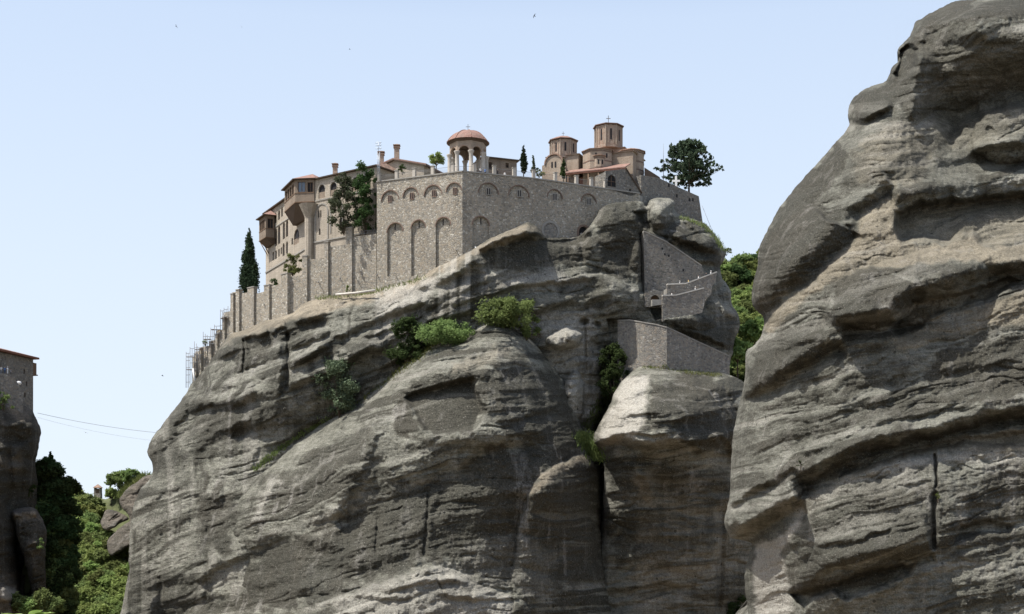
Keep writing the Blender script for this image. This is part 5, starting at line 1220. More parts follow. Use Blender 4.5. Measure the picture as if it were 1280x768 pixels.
# its end wall flush with the terrace wall
ew = thing('chapel_wall', 'grey chapel end wall with sloping roof edge flush above the terrace wall', 'building', tuple(at(778, 240, 347)))
P = lambda px, py, n=.0: FR.px(px, py, n)
hs = []; m = MB()
opening(FR, 759.5, 770, 219, 233.5, ew, hs, True, True, name='arched_window')
opening(FR, 786.5, 789, 236, 245, ew, hs, True, False, name='slit_window')
pts = [P(757.2, 236), P(757.2, 214), P(781.5, 211), P(797, 234), P(799.7, 239)]
u_l, u_r = pts[0][0], min(pts[-1][0], FR.L); m.panel(FR, [(u_l, ZT + .285), (u_r, ZT + .285), (u_r, pts[4][1]), pts[2], pts[1]], hs, -.46, .0)
m.panel(FR, [(u_l + .01, ZT + .285), (u_r - .01, ZT + .285), (u_r - .01, pts[4][1] - .1), (pts[2][0], pts[2][1] - .1), (u_l + .01, pts[1][1] - .1)], [], -5, -.461)
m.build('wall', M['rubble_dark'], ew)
m = MB(); a, b = pts[2], (u_r + .5, pts[4][1] - .6); m.hull_prism([FR.pt(a[0], a[1] + .004, .35), FR.pt(b[0], b[1], .35), FR.pt(b[0], b[1] + .3, .35), FR.pt(a[0], a[1] + .32, .35)], FR.n * -5.6); m.build('roof_edge', M['eave'], ew)

# ------------------------------------------------------------------ back wall, lean-to roof, white cross, mast
X0, X1 = pxY(801.5, 351.0), pxY(879, 367.5); FX = Frame(X0, X1)
bw2 = thing('rear_wall', 'weathered grey wall running out to the right edge of the summit', 'wall', (X0[0], X0[1], 84))
top = [FX.px(x, y) for x, y in ((801.5, 219), (823, 222.5), (852, 236), (873.5, 245.5))]
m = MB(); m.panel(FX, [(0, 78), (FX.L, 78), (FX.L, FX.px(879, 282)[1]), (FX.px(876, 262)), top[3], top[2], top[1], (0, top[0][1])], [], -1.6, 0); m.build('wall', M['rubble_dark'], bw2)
for x, y in ((846, 245), (862, 250), (866, 250), (836, 232)):
    u0, u1, z0, z1 = uz(FX, x - 1, x + 1, y - 2, y + 2); w = MB(); w.panel(FX, rect(u0, u1, z0, z1), [], -.1, .03); w.build('putlog_hole', M['dark'], bw2)
lt = MB(); lt.hull_prism([at(805.5, 209.5, 354), at(824.5, 221.5, 356), at(824.5, 223.5, 356), at(805.5, 222, 354)], (1.2, 6, .3)); l_o = lt.build('lean_to_roof', M['eave']); props(l_o, 'dark brown lean-to roof wedge between church apse and rear wall', 'roof')
cx_, cy_ = pxY(845, 360.6); zc = FX.px(845, 233)[1]
wc = thing('white_cross', 'white standing cross on the rear wall beside the pine', 'cross', (cx_, cy_, zc - .3)); m = MB(); m.abox(cx_ - .24, cx_ + .24, cy_ - .2, cy_ + .2, zc - .3, zat(220.5, 360.6)); m.build('upright', M['white'], wc)
zb = zat(226.5, 360.6); m = MB(); m.abox(cx_ - .95, cx_ - .241, cy_ - .19, cy_ + .19, zb - .24, zb + .24); m.abox(cx_ + .241, cx_ + .95, cy_ - .19, cy_ + .19, zb - .24, zb + .24); m.build('crossbar', M['white'], wc)
x, y = pxY(829.3, 363); m = MB(); m.tube([(x, y, zat(232, 363)), (x, y, zat(196, 363)), (x, y, zat(180, 363))], .085, 6, .03)
ms = m.build('lightning_rod', M['rust']); props(ms, 'thin dark rod rising left of the pine on the summit', 'mast')
m = MB(); m.tube([at(877.5, 257, 366), at(889.5, 287, 364)], .05, 5); gw = m.build('guy_wire', M['rust']); props(gw, 'thin stay wire slanting down from the right end of the rear wall', 'wire')

# ------------------------------------------------------------------ stair walls on the right shoulder
def face_depth(f, pts):
    """nearest depth of a cliff face over a pixel outline"""
    b = 1e9; n = len(pts)
    for i in range(n):
        for t in (0, .33, .66):
            a, c = pts[i], pts[(i + 1) % n]; b = min(b, f(a[0] + (c[0] - a[0]) * t, a[1] + (c[1] - a[1]) * t))
    cx, cy = sum(p[0] for p in pts) / n, sum(p[1] for p in pts) / n
    return min(b, f(cx, cy))
def px_panel(mb, F, pts, n0, n1): mb.panel(F, [F.px(x, y) for x, y in pts][::-1] if False else ccw([F.px(x, y) for x, y in pts]), [], n0, n1)
def ccw(p):
    a = sum(p[i][0] * p[(i + 1) % len(p)][1] - p[(i + 1) % len(p)][0] * p[i][1] for i in range(len(p)))
    return p if a > 0 else p[::-1]
w_big = [(804.5, 290), (832, 302.5), (877, 333), (884, 352), (884, 372), (806, 372)]
Yb = 338.0
SB = Frame(pxY(804.5, Yb), pxY(884, Yb + 4.0))
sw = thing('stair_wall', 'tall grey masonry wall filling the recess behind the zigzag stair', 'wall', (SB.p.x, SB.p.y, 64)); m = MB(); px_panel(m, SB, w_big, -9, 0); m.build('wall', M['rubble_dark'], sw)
m = MB()
for a, b in zip(w_big[:2], w_big[1:3]):
    p, q = SB.px(*a), SB.px(*b); m.panel(SB, ccw([p, q, (q[0], q[1] + .28), (p[0], p[1] + .28)]), [], -1.2, .15)
m.build('coping', M['capstone'], sw)
for x, y in ((828, 311), (831, 318), (836, 320), (854, 338)):
    p = SB.px(x, y); w = MB(); w.panel(SB, rect(p[0] - .2, p[0] + .2, p[1] - .25, p[1] + .25), [], -.1, .03); w.build('putlog_hole', M['dark'], sw)
def stair_parapet(label, pts_top, yb, Y0, Y1, mat='rubble_old', low=None):
    F = Frame(pxY(pts_top[0][0], Y0), pxY(pts_top[-1][0], Y1)); t = thing('stair_parapet', label, 'wall', (F.p.x, F.p.y, F.px(pts_top[0][0], yb)[1]))
    tp = [F.px(x, y) for x, y in pts_top]; m = MB(); m.panel(F, ccw(tp + ([F.px(*q) for q in low] if low else [(tp[-1][0], F.px(pts_top[-1][0], yb)[1])]) + [(tp[0][0], F.px(pts_top[0][0], yb)[1])]), [], -.4, 0); m.build('wall', M[mat], t)
    c = MB()
    for a, b in zip(tp[:-1], tp[1:]): c.panel(F, ccw([(a[0], a[1] + .003), (b[0], b[1] + .003), (b[0], b[1] + .32), (a[0], a[1] + .32)]), [], -.5, .12)
    c.build('coping', M['limewash'], t); return F
SU = stair_parapet('upper stair parapet with pale coping climbing to the right', [(834, 356.5), (857, 355.5), (896, 341)], 378, 336.4, 339.5, 'rubble_old', [(894.5, 352), (890, 358), (889, 368), (883, 374), (881, 379)])
SLo = stair_parapet('lower stair parapet with pale coping climbing beside the arched gateway', [(828, 370.5), (845, 370), (880, 361)], 402, 333.6, 336.2, 'rubble_old', [(880.5, 380), (878, 391), (866, 394), (850, 398)])
# arched gateway at the stair foot
ag = thing('arched_gateway', 'small dark arched gateway at the foot of the zigzag stair', 'gateway', (SLo.p.x, SLo.p.y, SLo.px(815, 402)[1]))
FA = Frame(pxY(806, 334.0), pxY(830, 334.6)); m = MB(); u0, u1, z0, z1 = uz(FA, 813.5, 824.5, 369, 384)
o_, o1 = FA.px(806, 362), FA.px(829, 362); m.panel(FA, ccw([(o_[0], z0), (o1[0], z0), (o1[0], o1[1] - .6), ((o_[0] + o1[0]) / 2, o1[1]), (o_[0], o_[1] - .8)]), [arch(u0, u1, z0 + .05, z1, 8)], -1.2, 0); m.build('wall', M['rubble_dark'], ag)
m = MB(); ring(m, FA, u0, u1, z1, .2, -.3, .05); m.build('arch_ring', M['rubble_dark'], ag)
m = MB(); m.panel(FA, rect(u0 - .05, u1 + .05, z0, z1 + .05), [], -1.4, -1.25); m.build('opening', M['timber'], ag)
# wall at the bottom of the stair, above the pale dome
lw = thing('lower_stair_wall', 'sunlit rubble wall descending to the right above the pale rock dome', 'wall', tuple(at(834, 455, 326)))
V0, V1, V2, V3 = pxY(772, 333.0), pxY(805, 329.0), pxY(833.5, 327.6), pxY(912, 335.0)
tp = [(772, 401.5), (788, 401), (805, 404), (820, 406.5), (833.5, 410), (851, 418), (871, 427.5), (890, 436), (912, 446.5)]; m = MB(); c = MB()
for (a, b), (x0, x1) in zip(((V0, V1), (V1, V2), (V2, V3)), ((772, 805), (805, 833.5), (833.5, 912))):
    F = Frame(a, b); t = [F.px(x, y) for x, y in tp if x0 <= x <= x1]; zb = F.px((x0 + x1) / 2, 490)[1]
    t[0] = (0.0, t[0][1]); t[-1] = (F.L, t[-1][1])
    m.panel(F, ccw([(0, zb), (F.L - .002, zb)] + t[::-1]), [], -1.3, 0)
    for p, q in zip(t[:-1], t[1:]): c.panel(F, ccw([(p[0], p[1] + .003), (q[0] - .004, q[1] + .003), (q[0] - .004, q[1] + .25), (p[0], p[1] + .25)]), [], -1.4, .12)
m.build('wall', M['rubble_old'], lw); c.build('coping', M['capstone'], lw)

# pale pipe hanging from the wall foot, and its cable
m = MB(); pp_ = [at(594, 309, 329), at(600, 315, 327.6), at(612, 339, 326.2), at(624, 359, 325.4), at(633, 371, 325)]; m.tube(pp_, .13, 6); o = m.build('water_pipe', M['pipe']); props(o, 'pale hose hanging down the rock from the foot of the terrace wall', 'pipe')
m = MB(); m.tube([at(420, 368.5, 335), at(444, 366.5, 332.5), at(469, 363, 330)], .28, 7); o = m.build('drain_pipe', M['limewash']); props(o, 'thick pale pipe lying along the rock at the foot of the buttress wall', 'pipe')

# ------------------------------------------------------------------ far left: cliff-edge tower house
tw = thing('tower_house', 'grey stone tower house with red eaves on the far left cliff', 'building', tuple(at(41, 512, 341)))
T0, T1 = pxY(-60, 314), pxY(41.5, 341); FT = Frame(T0, T1); zt_ = FT.px(30, 447)[1]; hs = []; m = MB()
for x, y in ((30.5, 465), (33.3, 480), (31.2, 494)): opening(FT, x - 1.1, x + 1.1, y - 3, y + 3, tw, hs, False, True)
for x, y in ((2, 470), (14, 476)): opening(FT, x - 1.1, x + 1.1, y - 3, y + 3, tw, hs, False, True)
m.panel(FT, rect(0, FT.L, 35, zt_), hs, -.46, 0); m.prism([tuple(FT.pt(0, 0, -.461).xy), tuple(FT.pt(FT.L, 0, -.461).xy), tuple(FT.pt(FT.L, 0, -9).xy), tuple(FT.pt(0, 0, -9).xy)], 35, zt_); m.build('wall', M['rubble_old'], tw)
rf, ev = MB(), MB(); p4 = [tuple(FT.pt(a, 0, b).xy) for a, b in ((0, 0), (FT.L, 0), (FT.L, -9), (0, -9))]; hip_roof(rf, ev, p4, zt_ + .5, [FT.pt(3, zt_ + 2.0, -4.5), FT.pt(FT.L - 4, zt_ + 2.0, -4.5)], 1.0, .4); ro = rf.build('roof', M['tile'], tw); ev.build('eaves', M['slot_wood'], ro)
m = MB(); a = FT.pt(FT.L, zt_ - 2.2, -1.0); m.box(a + FT.u * .6, FT.u * .8, FT.n * .9, (0, 0, 1.5)); m.build('hoist_bay', M['timber'], tw)
m = MB(); m.tube([a + FT.u * 1.0 + Vector((0, 0, -1.2)), a + FT.u * 3.0 + Vector((0, 0, -1.1))], .16, 6); m.build('hoist_beam', M['timber'], tw)
# kiosk on the far saddle
kk = thing('stone_kiosk', 'tiny stone kiosk with pyramid roof on the wooded saddle', 'kiosk', tuple(at(122.5, 625, 478))); x, y = pxY(122.5, 478); k = 478 / FPX
m = MB(); m.abox(x - 4.2 * k, x + 4.2 * k, y - 1.1, y + 1.1, zat(632, 478), zat(617, 478)); m.build('base', M['rubble_old'], kk)
for sx in (-1, 1):
    for sy in (-1, 1): m = MB(); m.abox(x + sx * 3.3 * k - .2, x + sx * 3.3 * k + .2, y + sy * .8 - .2, y + sy * .8 + .2, zat(617, 478), zat(610, 478)); m.build('pillar', M['rubble_old'], kk)
m = MB(); m.abox(x - .5, x + .5, y - .5, y + .5, zat(616.9, 478), zat(611, 478)); m.build('shrine_box', M['timber'], kk)
m = MB(); m.lathe((x, y, 0), [(5.4 * k * 1.35, zat(610, 478)), (.1, zat(605.5, 478))], 4, R(45)); m.build('roof', M['tile_old'], kk)
# cables across the gap
for (a, b, s, lab) in (((47, 516.5, 339), (196, 541, 372), .5, 'upper of the two thin cables strung across the gap from the tower'), ((47, 522, 339), (192, 551, 372), .6, 'lower fainter cable strung across the gap from the tower')):
    p, q = at(*a), at(*b); m = MB(); m.tube([p.lerp(q, i / 24) - Vector((0, 0, s * 4 * (i / 24) * (1 - i / 24))) for i in range(25)], .045 if s < .55 else .02, 5); o = m.build('cable', M['wire']); props(o, lab, 'cable', 'cables across the gap')
# ------------------------------------------------------------------ trees, shrubs and grass
def leaf_cloud(name, clumps, n_each, leaf, seed, mat, up=0.0, shell=.55, squash=.9):
    """many small leaf faces spread through clumps [(x, y, z, r)]"""
    rs = np.random.RandomState(seed); C_ = []
    for x, y, z, r in clumps:
        k = max(6, int(n_each * r * r)); d = rs.normal(size=(k, 3)); d /= np.linalg.norm(d, axis=1)[:, None]
        rad = r * (shell + (1 - shell) * rs.rand(k)) * (1 + .25 * rs.normal(size=k))
        C_.append(np.stack([x + d[:, 0] * rad, y + d[:, 1] * rad, z + d[:, 2] * rad * squash], 1))
    P = np.concatenate(C_); n = len(P)
    a = rs.normal(size=(n, 3)); a[:, 2] += up * 2; a /= np.linalg.norm(a, axis=1)[:, None]
    if not up:        # broad leaves lie mostly level
        nn = rs.normal(size=(n, 3)) * .8 + np.array([0, 0, 1.0]); a = np.cross(nn, rs.normal(size=(n, 3))); a /= np.linalg.norm(a, axis=1)[:, None] + 1e-9
        b = np.cross(nn, a)
    else: b = np.cross(a, rs.normal(size=(n, 3)))
    b /= np.linalg.norm(b, axis=1)[:, None] + 1e-9
    s = leaf * (.6 + .8 * rs.rand(n))[:, None]; w = .42 + .25 * rs.rand(n)[:, None]
    V = np.stack([P - a * s, P + b * s * w, P + a * s, P - b * s * w], 1).reshape(-1, 3)
    me = bpy.data.meshes.new(name); me.vertices.add(4 * n); me.vertices.foreach_set('co', V.astype(np.float32).ravel())
    me.loops.add(4 * n); me.loops.foreach_set('vertex_index', np.arange(4 * n, dtype=np.int32)); me.polygons.add(n)
    me.polygons.foreach_set('loop_start', (np.arange(n) * 4).astype(np.int32)); me.update(calc_edges=True); me.materials.append(mat)
    return me

def plant(name, label, cat, crown_me, trunk_me, loc, group=None, rz=0.0, sc=1.0, crown='crown', trunk='trunk'):
    t = thing(name, label, cat, loc, group, rz); t.scale = (sc, sc, sc) if not hasattr(sc, '__len__') else sc
    c = bpy.data.objects.new(crown, crown_me); COL.objects.link(c); c.parent = t
    if trunk_me: k = bpy.data.objects.new(trunk, trunk_me); COL.objects.link(k); k.parent = t
    return t

def limb_mesh(name, limbs, mat=None):
    m = MB()
    for pts, r0, r1 in limbs: m.tube(pts, r0, 6, r1)
    me = bpy.data.meshes.new(name); me.from_pydata(m.v, [], m.f); me.polygons.foreach_set('use_smooth', [True] * len(m.f)); me.update(); me.materials.append(mat or M['bark']); return me

def broad_tree(seed, rx=3.0, h=7.0, n=34, leaf=.34, mat='leaf', dens=150, low=.25):
    rs = random.Random(seed); cl = []; limbs = [([(0, 0, -1.5), (.05, .05, h * .3), (.12, -.05, h * .72)], .2, .07)]
    for i in range(n):
        th = rs.uniform(0, 2 * math.pi); ph = math.acos(rs.uniform(-.55, 1)); q = rs.uniform(.55, .92)
        c = (rx * q * math.sin(ph) * math.cos(th), rx * q * math.sin(ph) * math.sin(th), h * (.5 + low * .4) + h * .36 * q * math.cos(ph))
        cl.append((*c, rx * rs.uniform(.2, .36)))
        if i % 4 == 0: limbs.append(([(.06, 0, h * .3), (c[0] * .5, c[1] * .5, (h * .32 + c[2]) / 2 + .2), c], .09, .02))
    return leaf_cloud('crown', cl, dens, leaf, seed, M[mat]), limb_mesh('trunk', limbs)

def cypress_tree(seed, h=10.0, r=1.1, mat='cypress', dens=330, leaf=.26):
    rs = random.Random(seed); cl = []
    for i in range(int(h * 6)):
        t = (i + .5) / int(h * 6); w = r * (1 - t) ** .62 * min(1, .35 + t * 6) * rs.uniform(.75, 1.12); a = rs.uniform(0, 6.28)
        cl.append((w * .55 * math.cos(a), w * .55 * math.sin(a), .3 + t * (h - .3), max(w * .55, .14)))
    return leaf_cloud('crown', cl, dens, leaf, seed, M[mat], .7, .4, 1.5), limb_mesh('trunk', [([(0, 0, -1.2), (0, 0, h * .9)], .16, .03)])

def pine_tree(seed, h=13.0, r=6.5, mat='needle'):
    rs = random.Random(seed); cl = []; limbs = [([(0, 0, -2), (.1, 0, h * .45), (0, .1, h * .93)], .34, .07)]
    for i in range(66):
        t = (i + .5) / 66; z = h * (.16 + .78 * t); L = r * (1 - (t - .08) ** 2 * 1.05) ** .9 * rs.uniform(.55, 1.05) * (.85 if t < .08 else 1); a = i * 2.4 + rs.uniform(-.4, .4)
        L = max(L, .8); tip = (L * math.cos(a), L * math.sin(a), z + L * rs.uniform(.08, .38)); mid = (tip[0] * .5, tip[1] * .5, z + L * .05)
        limbs.append(([(0, 0, z - .3), mid, tip], .10, .025))
        for k in range(9):
            q = rs.uniform(.3, 1.05); cl.append((tip[0] * q + rs.uniform(-.5, .5), tip[1] * q + rs.uniform(-.5, .5), z + (tip[2] - z) * q + rs.uniform(-.2, .45), rs.uniform(.22, .62)))
    for i in range(230):
        z = rs.uniform(.16, .93); w = r * .78 * math.sqrt(max(.05, 1 - ((z - .36) / .62) ** 2)) * math.sqrt(rs.random()); a = rs.uniform(0, 6.28)
        cl.append((w * math.cos(a), w * math.sin(a), h * z, rs.uniform(.3, .85)))
    return leaf_cloud('crown', cl, 75, .34, seed, M[mat], .5, .1, .8), limb_mesh('trunk', limbs)

def shrub(seed, r=1.6, h=2.0, n=18, mat='leaf', dens=260, leaf=.22):
    rs = random.Random(seed); cl = []; limbs = []
    for i in range(n):
        a = rs.uniform(0, 6.28); q = rs.uniform(.1, 1.05); z = h * rs.uniform(.08, 1.05); q *= math.sqrt(max(.15, 1 - (z / h - .35) ** 2 * 1.6))
        c = (r * q * math.cos(a), r * q * math.sin(a), z); cl.append((*c, r * rs.choice((.13, .17, .2, .26, .34))))
        if i % 3 == 0: limbs.append(([(0, 0, -.4), (c[0] * .5, c[1] * .5, z * .5), c], .05, .015))
    return leaf_cloud('crown', cl, dens, leaf, seed, M[mat]), limb_mesh('stems', limbs)

# trees of the summit
p = cypress_tree(3, 16.5, 2.5); plant('cypress_tree', 'tall dark cypress behind the buttress wall, left of the residential wing', 'tree', *p, at(311.5, 366, 368))
plant('cypress_tree', 'short dark cypress on the terrace left of the church', 'tree', *cypress_tree(4, 6.6, 1.15), at(654.5, 217, 343))
plant('cypress_tree', 'small bright green cypress between low house and church', 'tree', *cypress_tree(5, 4.6, .75, 'grey_leaf'), at(666.5, 219, 345))
plant('cypress_tree', 'thin pale green conifer in front of the church pediment', 'tree', *cypress_tree(6, 4.8, .95, 'leaf_dark'), at(704.5, 224, 345))
plant('pine_tree', 'spreading pine on the right end of the summit behind the white cross', 'tree', *pine_tree(8, 14.2, 8.6), at(861, 243, 371))
plant('olive_tree', 'loose grey green tree before the arched gallery', 'tree', *shrub(11, 3.5, 13.5, 75, 'grey_leaf', 120, .27), at(430, 293, 342.0))
plant('broad_tree', 'dense dark tree in the corner between wing and terrace wall', 'tree', *shrub(12, 3.2, 15.0, 85, 'leaf_dark', 140, .27), at(457, 292, 341.2))
plant('broad_tree', 'fresh green tree top behind the railing left of the pavilion', 'tree', *broad_tree(13, 1.9, 4.6, 26, .22, 'leaf_fresh', 220, .3), at(545, 215, 342))
plant('shrub', 'low green shrub behind the railing right of the gabled house', 'shrub', *shrub(14, 1.3, 1.9, 14, 'leaf_dark'), at(503, 217, 341))
plant('shrub', 'yellow green shrub beside the terrace cypress', 'shrub', *shrub(15, 1.2, 1.8, 14, 'leaf'), at(674, 220.5, 345))
plant('shrub', 'spreading green bush filling the corner under the residential wing', 'shrub', *shrub(16, 2.6, 4.6, 30, 'leaf', 230, .22), at(366, 344, 352))
plant('shrub', 'small dark bush on the wall top below the residential wing', 'shrub', *shrub(17, 1.4, 2.2, 16, 'leaf_dark'), at(343, 361, 358.5))
plant('shrub', 'tiny bush on the wall top by the scaffolding', 'shrub', *shrub(18, .9, 1.2, 10, 'leaf'), at(256, 431, 369))

# shrubs on the rock face
def on(f, px, py, out=.6): return at(px, py, f(px, py) - out)
for px, py, f, args, lab, sc in (
    (424, 520, A_depth, (21, 5.0, 11.5, 60, 'grey_leaf', 100, .30), 'upright grey green shrub rooted in the rock shelf, leftmost of the three', (1, 1, 1)),
    (513, 455, A_depth, (22, 4.2, 9.8, 60, 'leaf_dark', 120, .30), 'dense dark green shrub rooted in the middle of the rock shelf', (1, 1, 1)),
    (562, 428, B_depth, (23, 5.6, 3.8, 40, 'leaf', 110, .25), 'low spreading shrub along the rock shelf crest', (1.1, 1, 1)),
    (633, 406, B_depth, (24, 5.4, 4.6, 60, 'leaf', 85, .30), 'wide fresh green bush crowning the dark hump', (1, 1, 1)),
    (658, 424, B_depth, (26, 2.6, 8.0, 34, 'leaf', 190, .26), 'narrow green bush hanging off the right shoulder of the dark hump', (1, 1, 1)),
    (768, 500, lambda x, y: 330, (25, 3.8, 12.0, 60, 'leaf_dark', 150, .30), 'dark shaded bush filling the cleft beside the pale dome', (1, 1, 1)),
    (435, 371, A_depth, (27, .9, 2.4, 12, 'leaf', 300, .18), 'small green bush at the foot of the buttress wall', (1, 1, 1)),
    (908, 318, A_depth, (28, 1.5, 1.5, 14, 'leaf', 260, .2), 'small bush on the right shoulder edge of the great cliff', (1, 1, 1)),
    (842, 383, A_depth, (29, .8, 1.6, 10, 'leaf_dark', 260, .18), 'little plant growing from the lower stair parapet', (1, 1, 1)),
    (920, 772, C_depth, (30, 3.0, 5.0, 28, 'leaf_dark', 200, .26), 'dark bush in the shaded gap left of the near cliff foot', (1, 1, 1)),
    (1172, 624, D_depth, (31, .45, .9, 8, 'leaf', 700, .1), 'small plant in the vertical crack of the near cliff', (1, 1, 1)),
    (1001, 584, D_depth, (32, .4, .7, 8, 'leaf_dark', 700, .1), 'tiny plant under the curling roll of the near cliff', (1, 1, 1)),
    (832, 461, C_depth, (33, .7, .9, 9, 'leaf', 400, .15), 'little green bush on the crest of the pale dome', (1, 1, 1)),
    (50, 686, F_depth, (34, 1.5, 2.0, 14, 'leaf', 220, .24), 'green bush on the side of the small rock pillar', (1, 1, 1)),
    (4, 512, E_depth, (35, 2.0, 3.6, 16, 'leaf', 200, .26), 'green bush on the cliff below the tower terrace', (1, 1, 1)),
    (38, 620, E_depth, (36, 2.0, 2.6, 16, 'leaf_dark', 200, .26), 'dark bush clinging to the cliff under the tower house', (1, 1, 1))):
    pl = plant('shrub', lab, 'shrub', *shrub(*args), on(f, px, py, 4.0 if args[1] > 4 else .8), None, 0, sc, 'crown', 'stems')

# wooded slopes: a few tree shapes, each tree its own object
protos = {}
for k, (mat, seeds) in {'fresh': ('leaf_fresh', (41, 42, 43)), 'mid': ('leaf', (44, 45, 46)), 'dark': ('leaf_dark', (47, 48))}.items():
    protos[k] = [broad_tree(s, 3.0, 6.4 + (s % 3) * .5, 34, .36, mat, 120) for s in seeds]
rs = random.Random(5)
def forest(pts, f, kinds, label, group, s0=.75, s1=1.2, lift=0.0):
    for px, py in pts:
        pr = rs.choice(protos[rs.choice(kinds)]); s = rs.uniform(s0, s1)
        plant('tree', label, 'tree', *pr, at(px, py, f(px, py) - 1.0), group, rs.uniform(0, 6.28), (s * rs.uniform(.9, 1.15), s, s * rs.uniform(.85, 1.1)))
def scatter(poly, gap, jit):
    out = []; x0, x1 = min(p[0] for p in poly), max(p[0] for p in poly); y0, y1 = min(p[1] for p in poly), max(p[1] for p in poly); r = 0; y = y0
    while y <= y1:
        x = x0 + (gap * .5 if r % 2 else 0)
        while x <= x1:
            q = (x + rs.uniform(-jit, jit), y + rs.uniform(-jit, jit))
            if poly_sd(np.array([q[0]]), np.array([q[1]]), poly)[0] > 0: out.append(q)
            x += gap
        y += gap * .72; r += 1
    return out
forest(scatter([(78, 640), (92, 630), (118, 640), (124, 660), (130, 690), (165, 690), (165, 830), (78, 830)], 12.5, 4), HL_depth, ('fresh', 'mid', 'fresh'), 'leafy sunlit tree in the bright part of the wooded saddle', 'sunlit trees on the saddle')
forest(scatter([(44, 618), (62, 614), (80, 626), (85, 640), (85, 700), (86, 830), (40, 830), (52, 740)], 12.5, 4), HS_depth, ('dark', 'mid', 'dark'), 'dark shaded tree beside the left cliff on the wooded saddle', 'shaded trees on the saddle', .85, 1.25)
forest([(8, 775), (22, 772), (38, 778), (52, 770), (66, 776)], lambda x, y: 314, ('mid', 'fresh'), 'green tree top rising at the foot of the left cliff', 'tree tops below the left cliff', .7, .9)
for px, py, k, sc, lab in ((63, 612, 'dark', 1.25, 'dark pointed tree on the shaded skyline of the saddle'), (50, 606, 'dark', 1.1, 'dark tree nearest the left cliff on the saddle skyline'), (80, 628, 'dark', 1.1, 'dark round tree at the right end of the shaded skyline'),
                           (150, 622, 'mid', 1.35, 'broad green tree right of the stone kiosk'), (165, 612, 'mid', .95, 'thinner tree between kiosk tree and great cliff'), (139, 630, 'fresh', .7, 'small bush like tree just right of the stone kiosk'), (106, 636, 'fresh', .8, 'round green tree just left of the stone kiosk')):
    pr = protos[k][0 if px % 2 else 1]; plant('tree', lab, 'tree', *pr, at(px, py, (HS_depth if px < 90 else HL_depth)(px, py) - 1.2), None, px * .7, sc * (.85 if px < 90 else 1))
plant('conifer_tree', 'dark conifer spire on the saddle skyline beside the left cliff', 'tree', *cypress_tree(51, 9.0, 2.0, 'leaf_dark', 200, .34), at(63.5, 612, 346))
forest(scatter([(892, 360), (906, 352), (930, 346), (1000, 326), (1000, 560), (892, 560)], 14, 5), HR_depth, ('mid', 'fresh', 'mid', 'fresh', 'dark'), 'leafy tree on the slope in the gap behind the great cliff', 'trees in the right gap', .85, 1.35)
plant('tree', 'bright green tree lowest in the gap left of the near cliff', 'tree', *protos['fresh'][1], at(922, 468, 360), None, 1.0, (1.25, 1.2, 1.45))
plant('tree', 'yellow green tree in the gap touching the near cliff', 'tree', *protos['fresh'][2], at(944, 448, 372), None, 2.0, (1.3, 1.3, 1.5))

# grass, moss and dry weeds: uncountable
def grass(label, strip, f, n, h=.6, mat='grassy', spread=3.0, seed=1, out=.25, lean=.5):
    r2 = random.Random(seed); m = MB(); L = len(strip) - 1
    for i in range(n):
        t = r2.uniform(0, L); k = min(int(t), L - 1); q = t - k
        x = strip[k][0] + (strip[k + 1][0] - strip[k][0]) * q + r2.gauss(0, spread); y = strip[k][1] + (strip[k + 1][1] - strip[k][1]) * q + r2.gauss(0, spread * .5)
        p = at(x, y, f(x, y) - out + r2.uniform(0, .3)); a = r2.uniform(0, 6.28); w = Vector((math.cos(a), math.sin(a), 0)) * h * .16
        tip = p + Vector((r2.gauss(0, lean) * h, r2.gauss(0, lean) * h, h * r2.uniform(.6, 1.3))); m.add([p - w, p + w, tip + w * .2, tip - w * .2], [(0, 1, 2, 3)])
    props(m.build('grass', M[mat]), label, None, None, 'stuff')
grass('grass strip climbing the seam between hump and great cliff', [(318, 588), (350, 562), (385, 538), (410, 524)], A_depth, 900, .7, 'leaf', 2.5, 1)
grass('weeds between the shrubs on the rock shelf', [(440, 505), (470, 482), (500, 462), (545, 430), (600, 402)], B_depth, 1500, .6, 'grassy', 4.0, 2)
grass('grass tongue in the cleft beside the pale dome', [(726, 545), (738, 562), (750, 576)], lambda x, y: min(B_depth(x, y), C_depth(x, y), 330), 1300, 1.0, 'leaf', 5.0, 3)
grass('green weeds at the foot of the cleft bush', [(735, 540), (745, 520), (758, 500), (770, 480)], A_depth, 800, .9, 'leaf', 5.0, 4)
grass('dry ochre weeds along the crest of the pale dome', [(806, 459), (835, 459), (862, 466), (900, 470)], C_depth, 900, .45, 'grassy', 3.0, 5)
grass('dry weeds at the foot of the buttress wall', [(395, 374), (440, 370), (475, 364), (530, 348)], A_depth, 700, .5, 'grassy', 2.5, 6)
grass('weeds on the right shoulder under the rear wall', [(850, 272), (878, 282), (896, 300), (906, 316)], A_depth, 500, .6, 'leaf', 2.0, 7)
grass('grass on top of the brown slab below the kiosk tree', [(148, 622), (165, 606), (184, 596)], HL_depth, 1500, 1.1, 'grassy', 4.0, 8, 6.0)
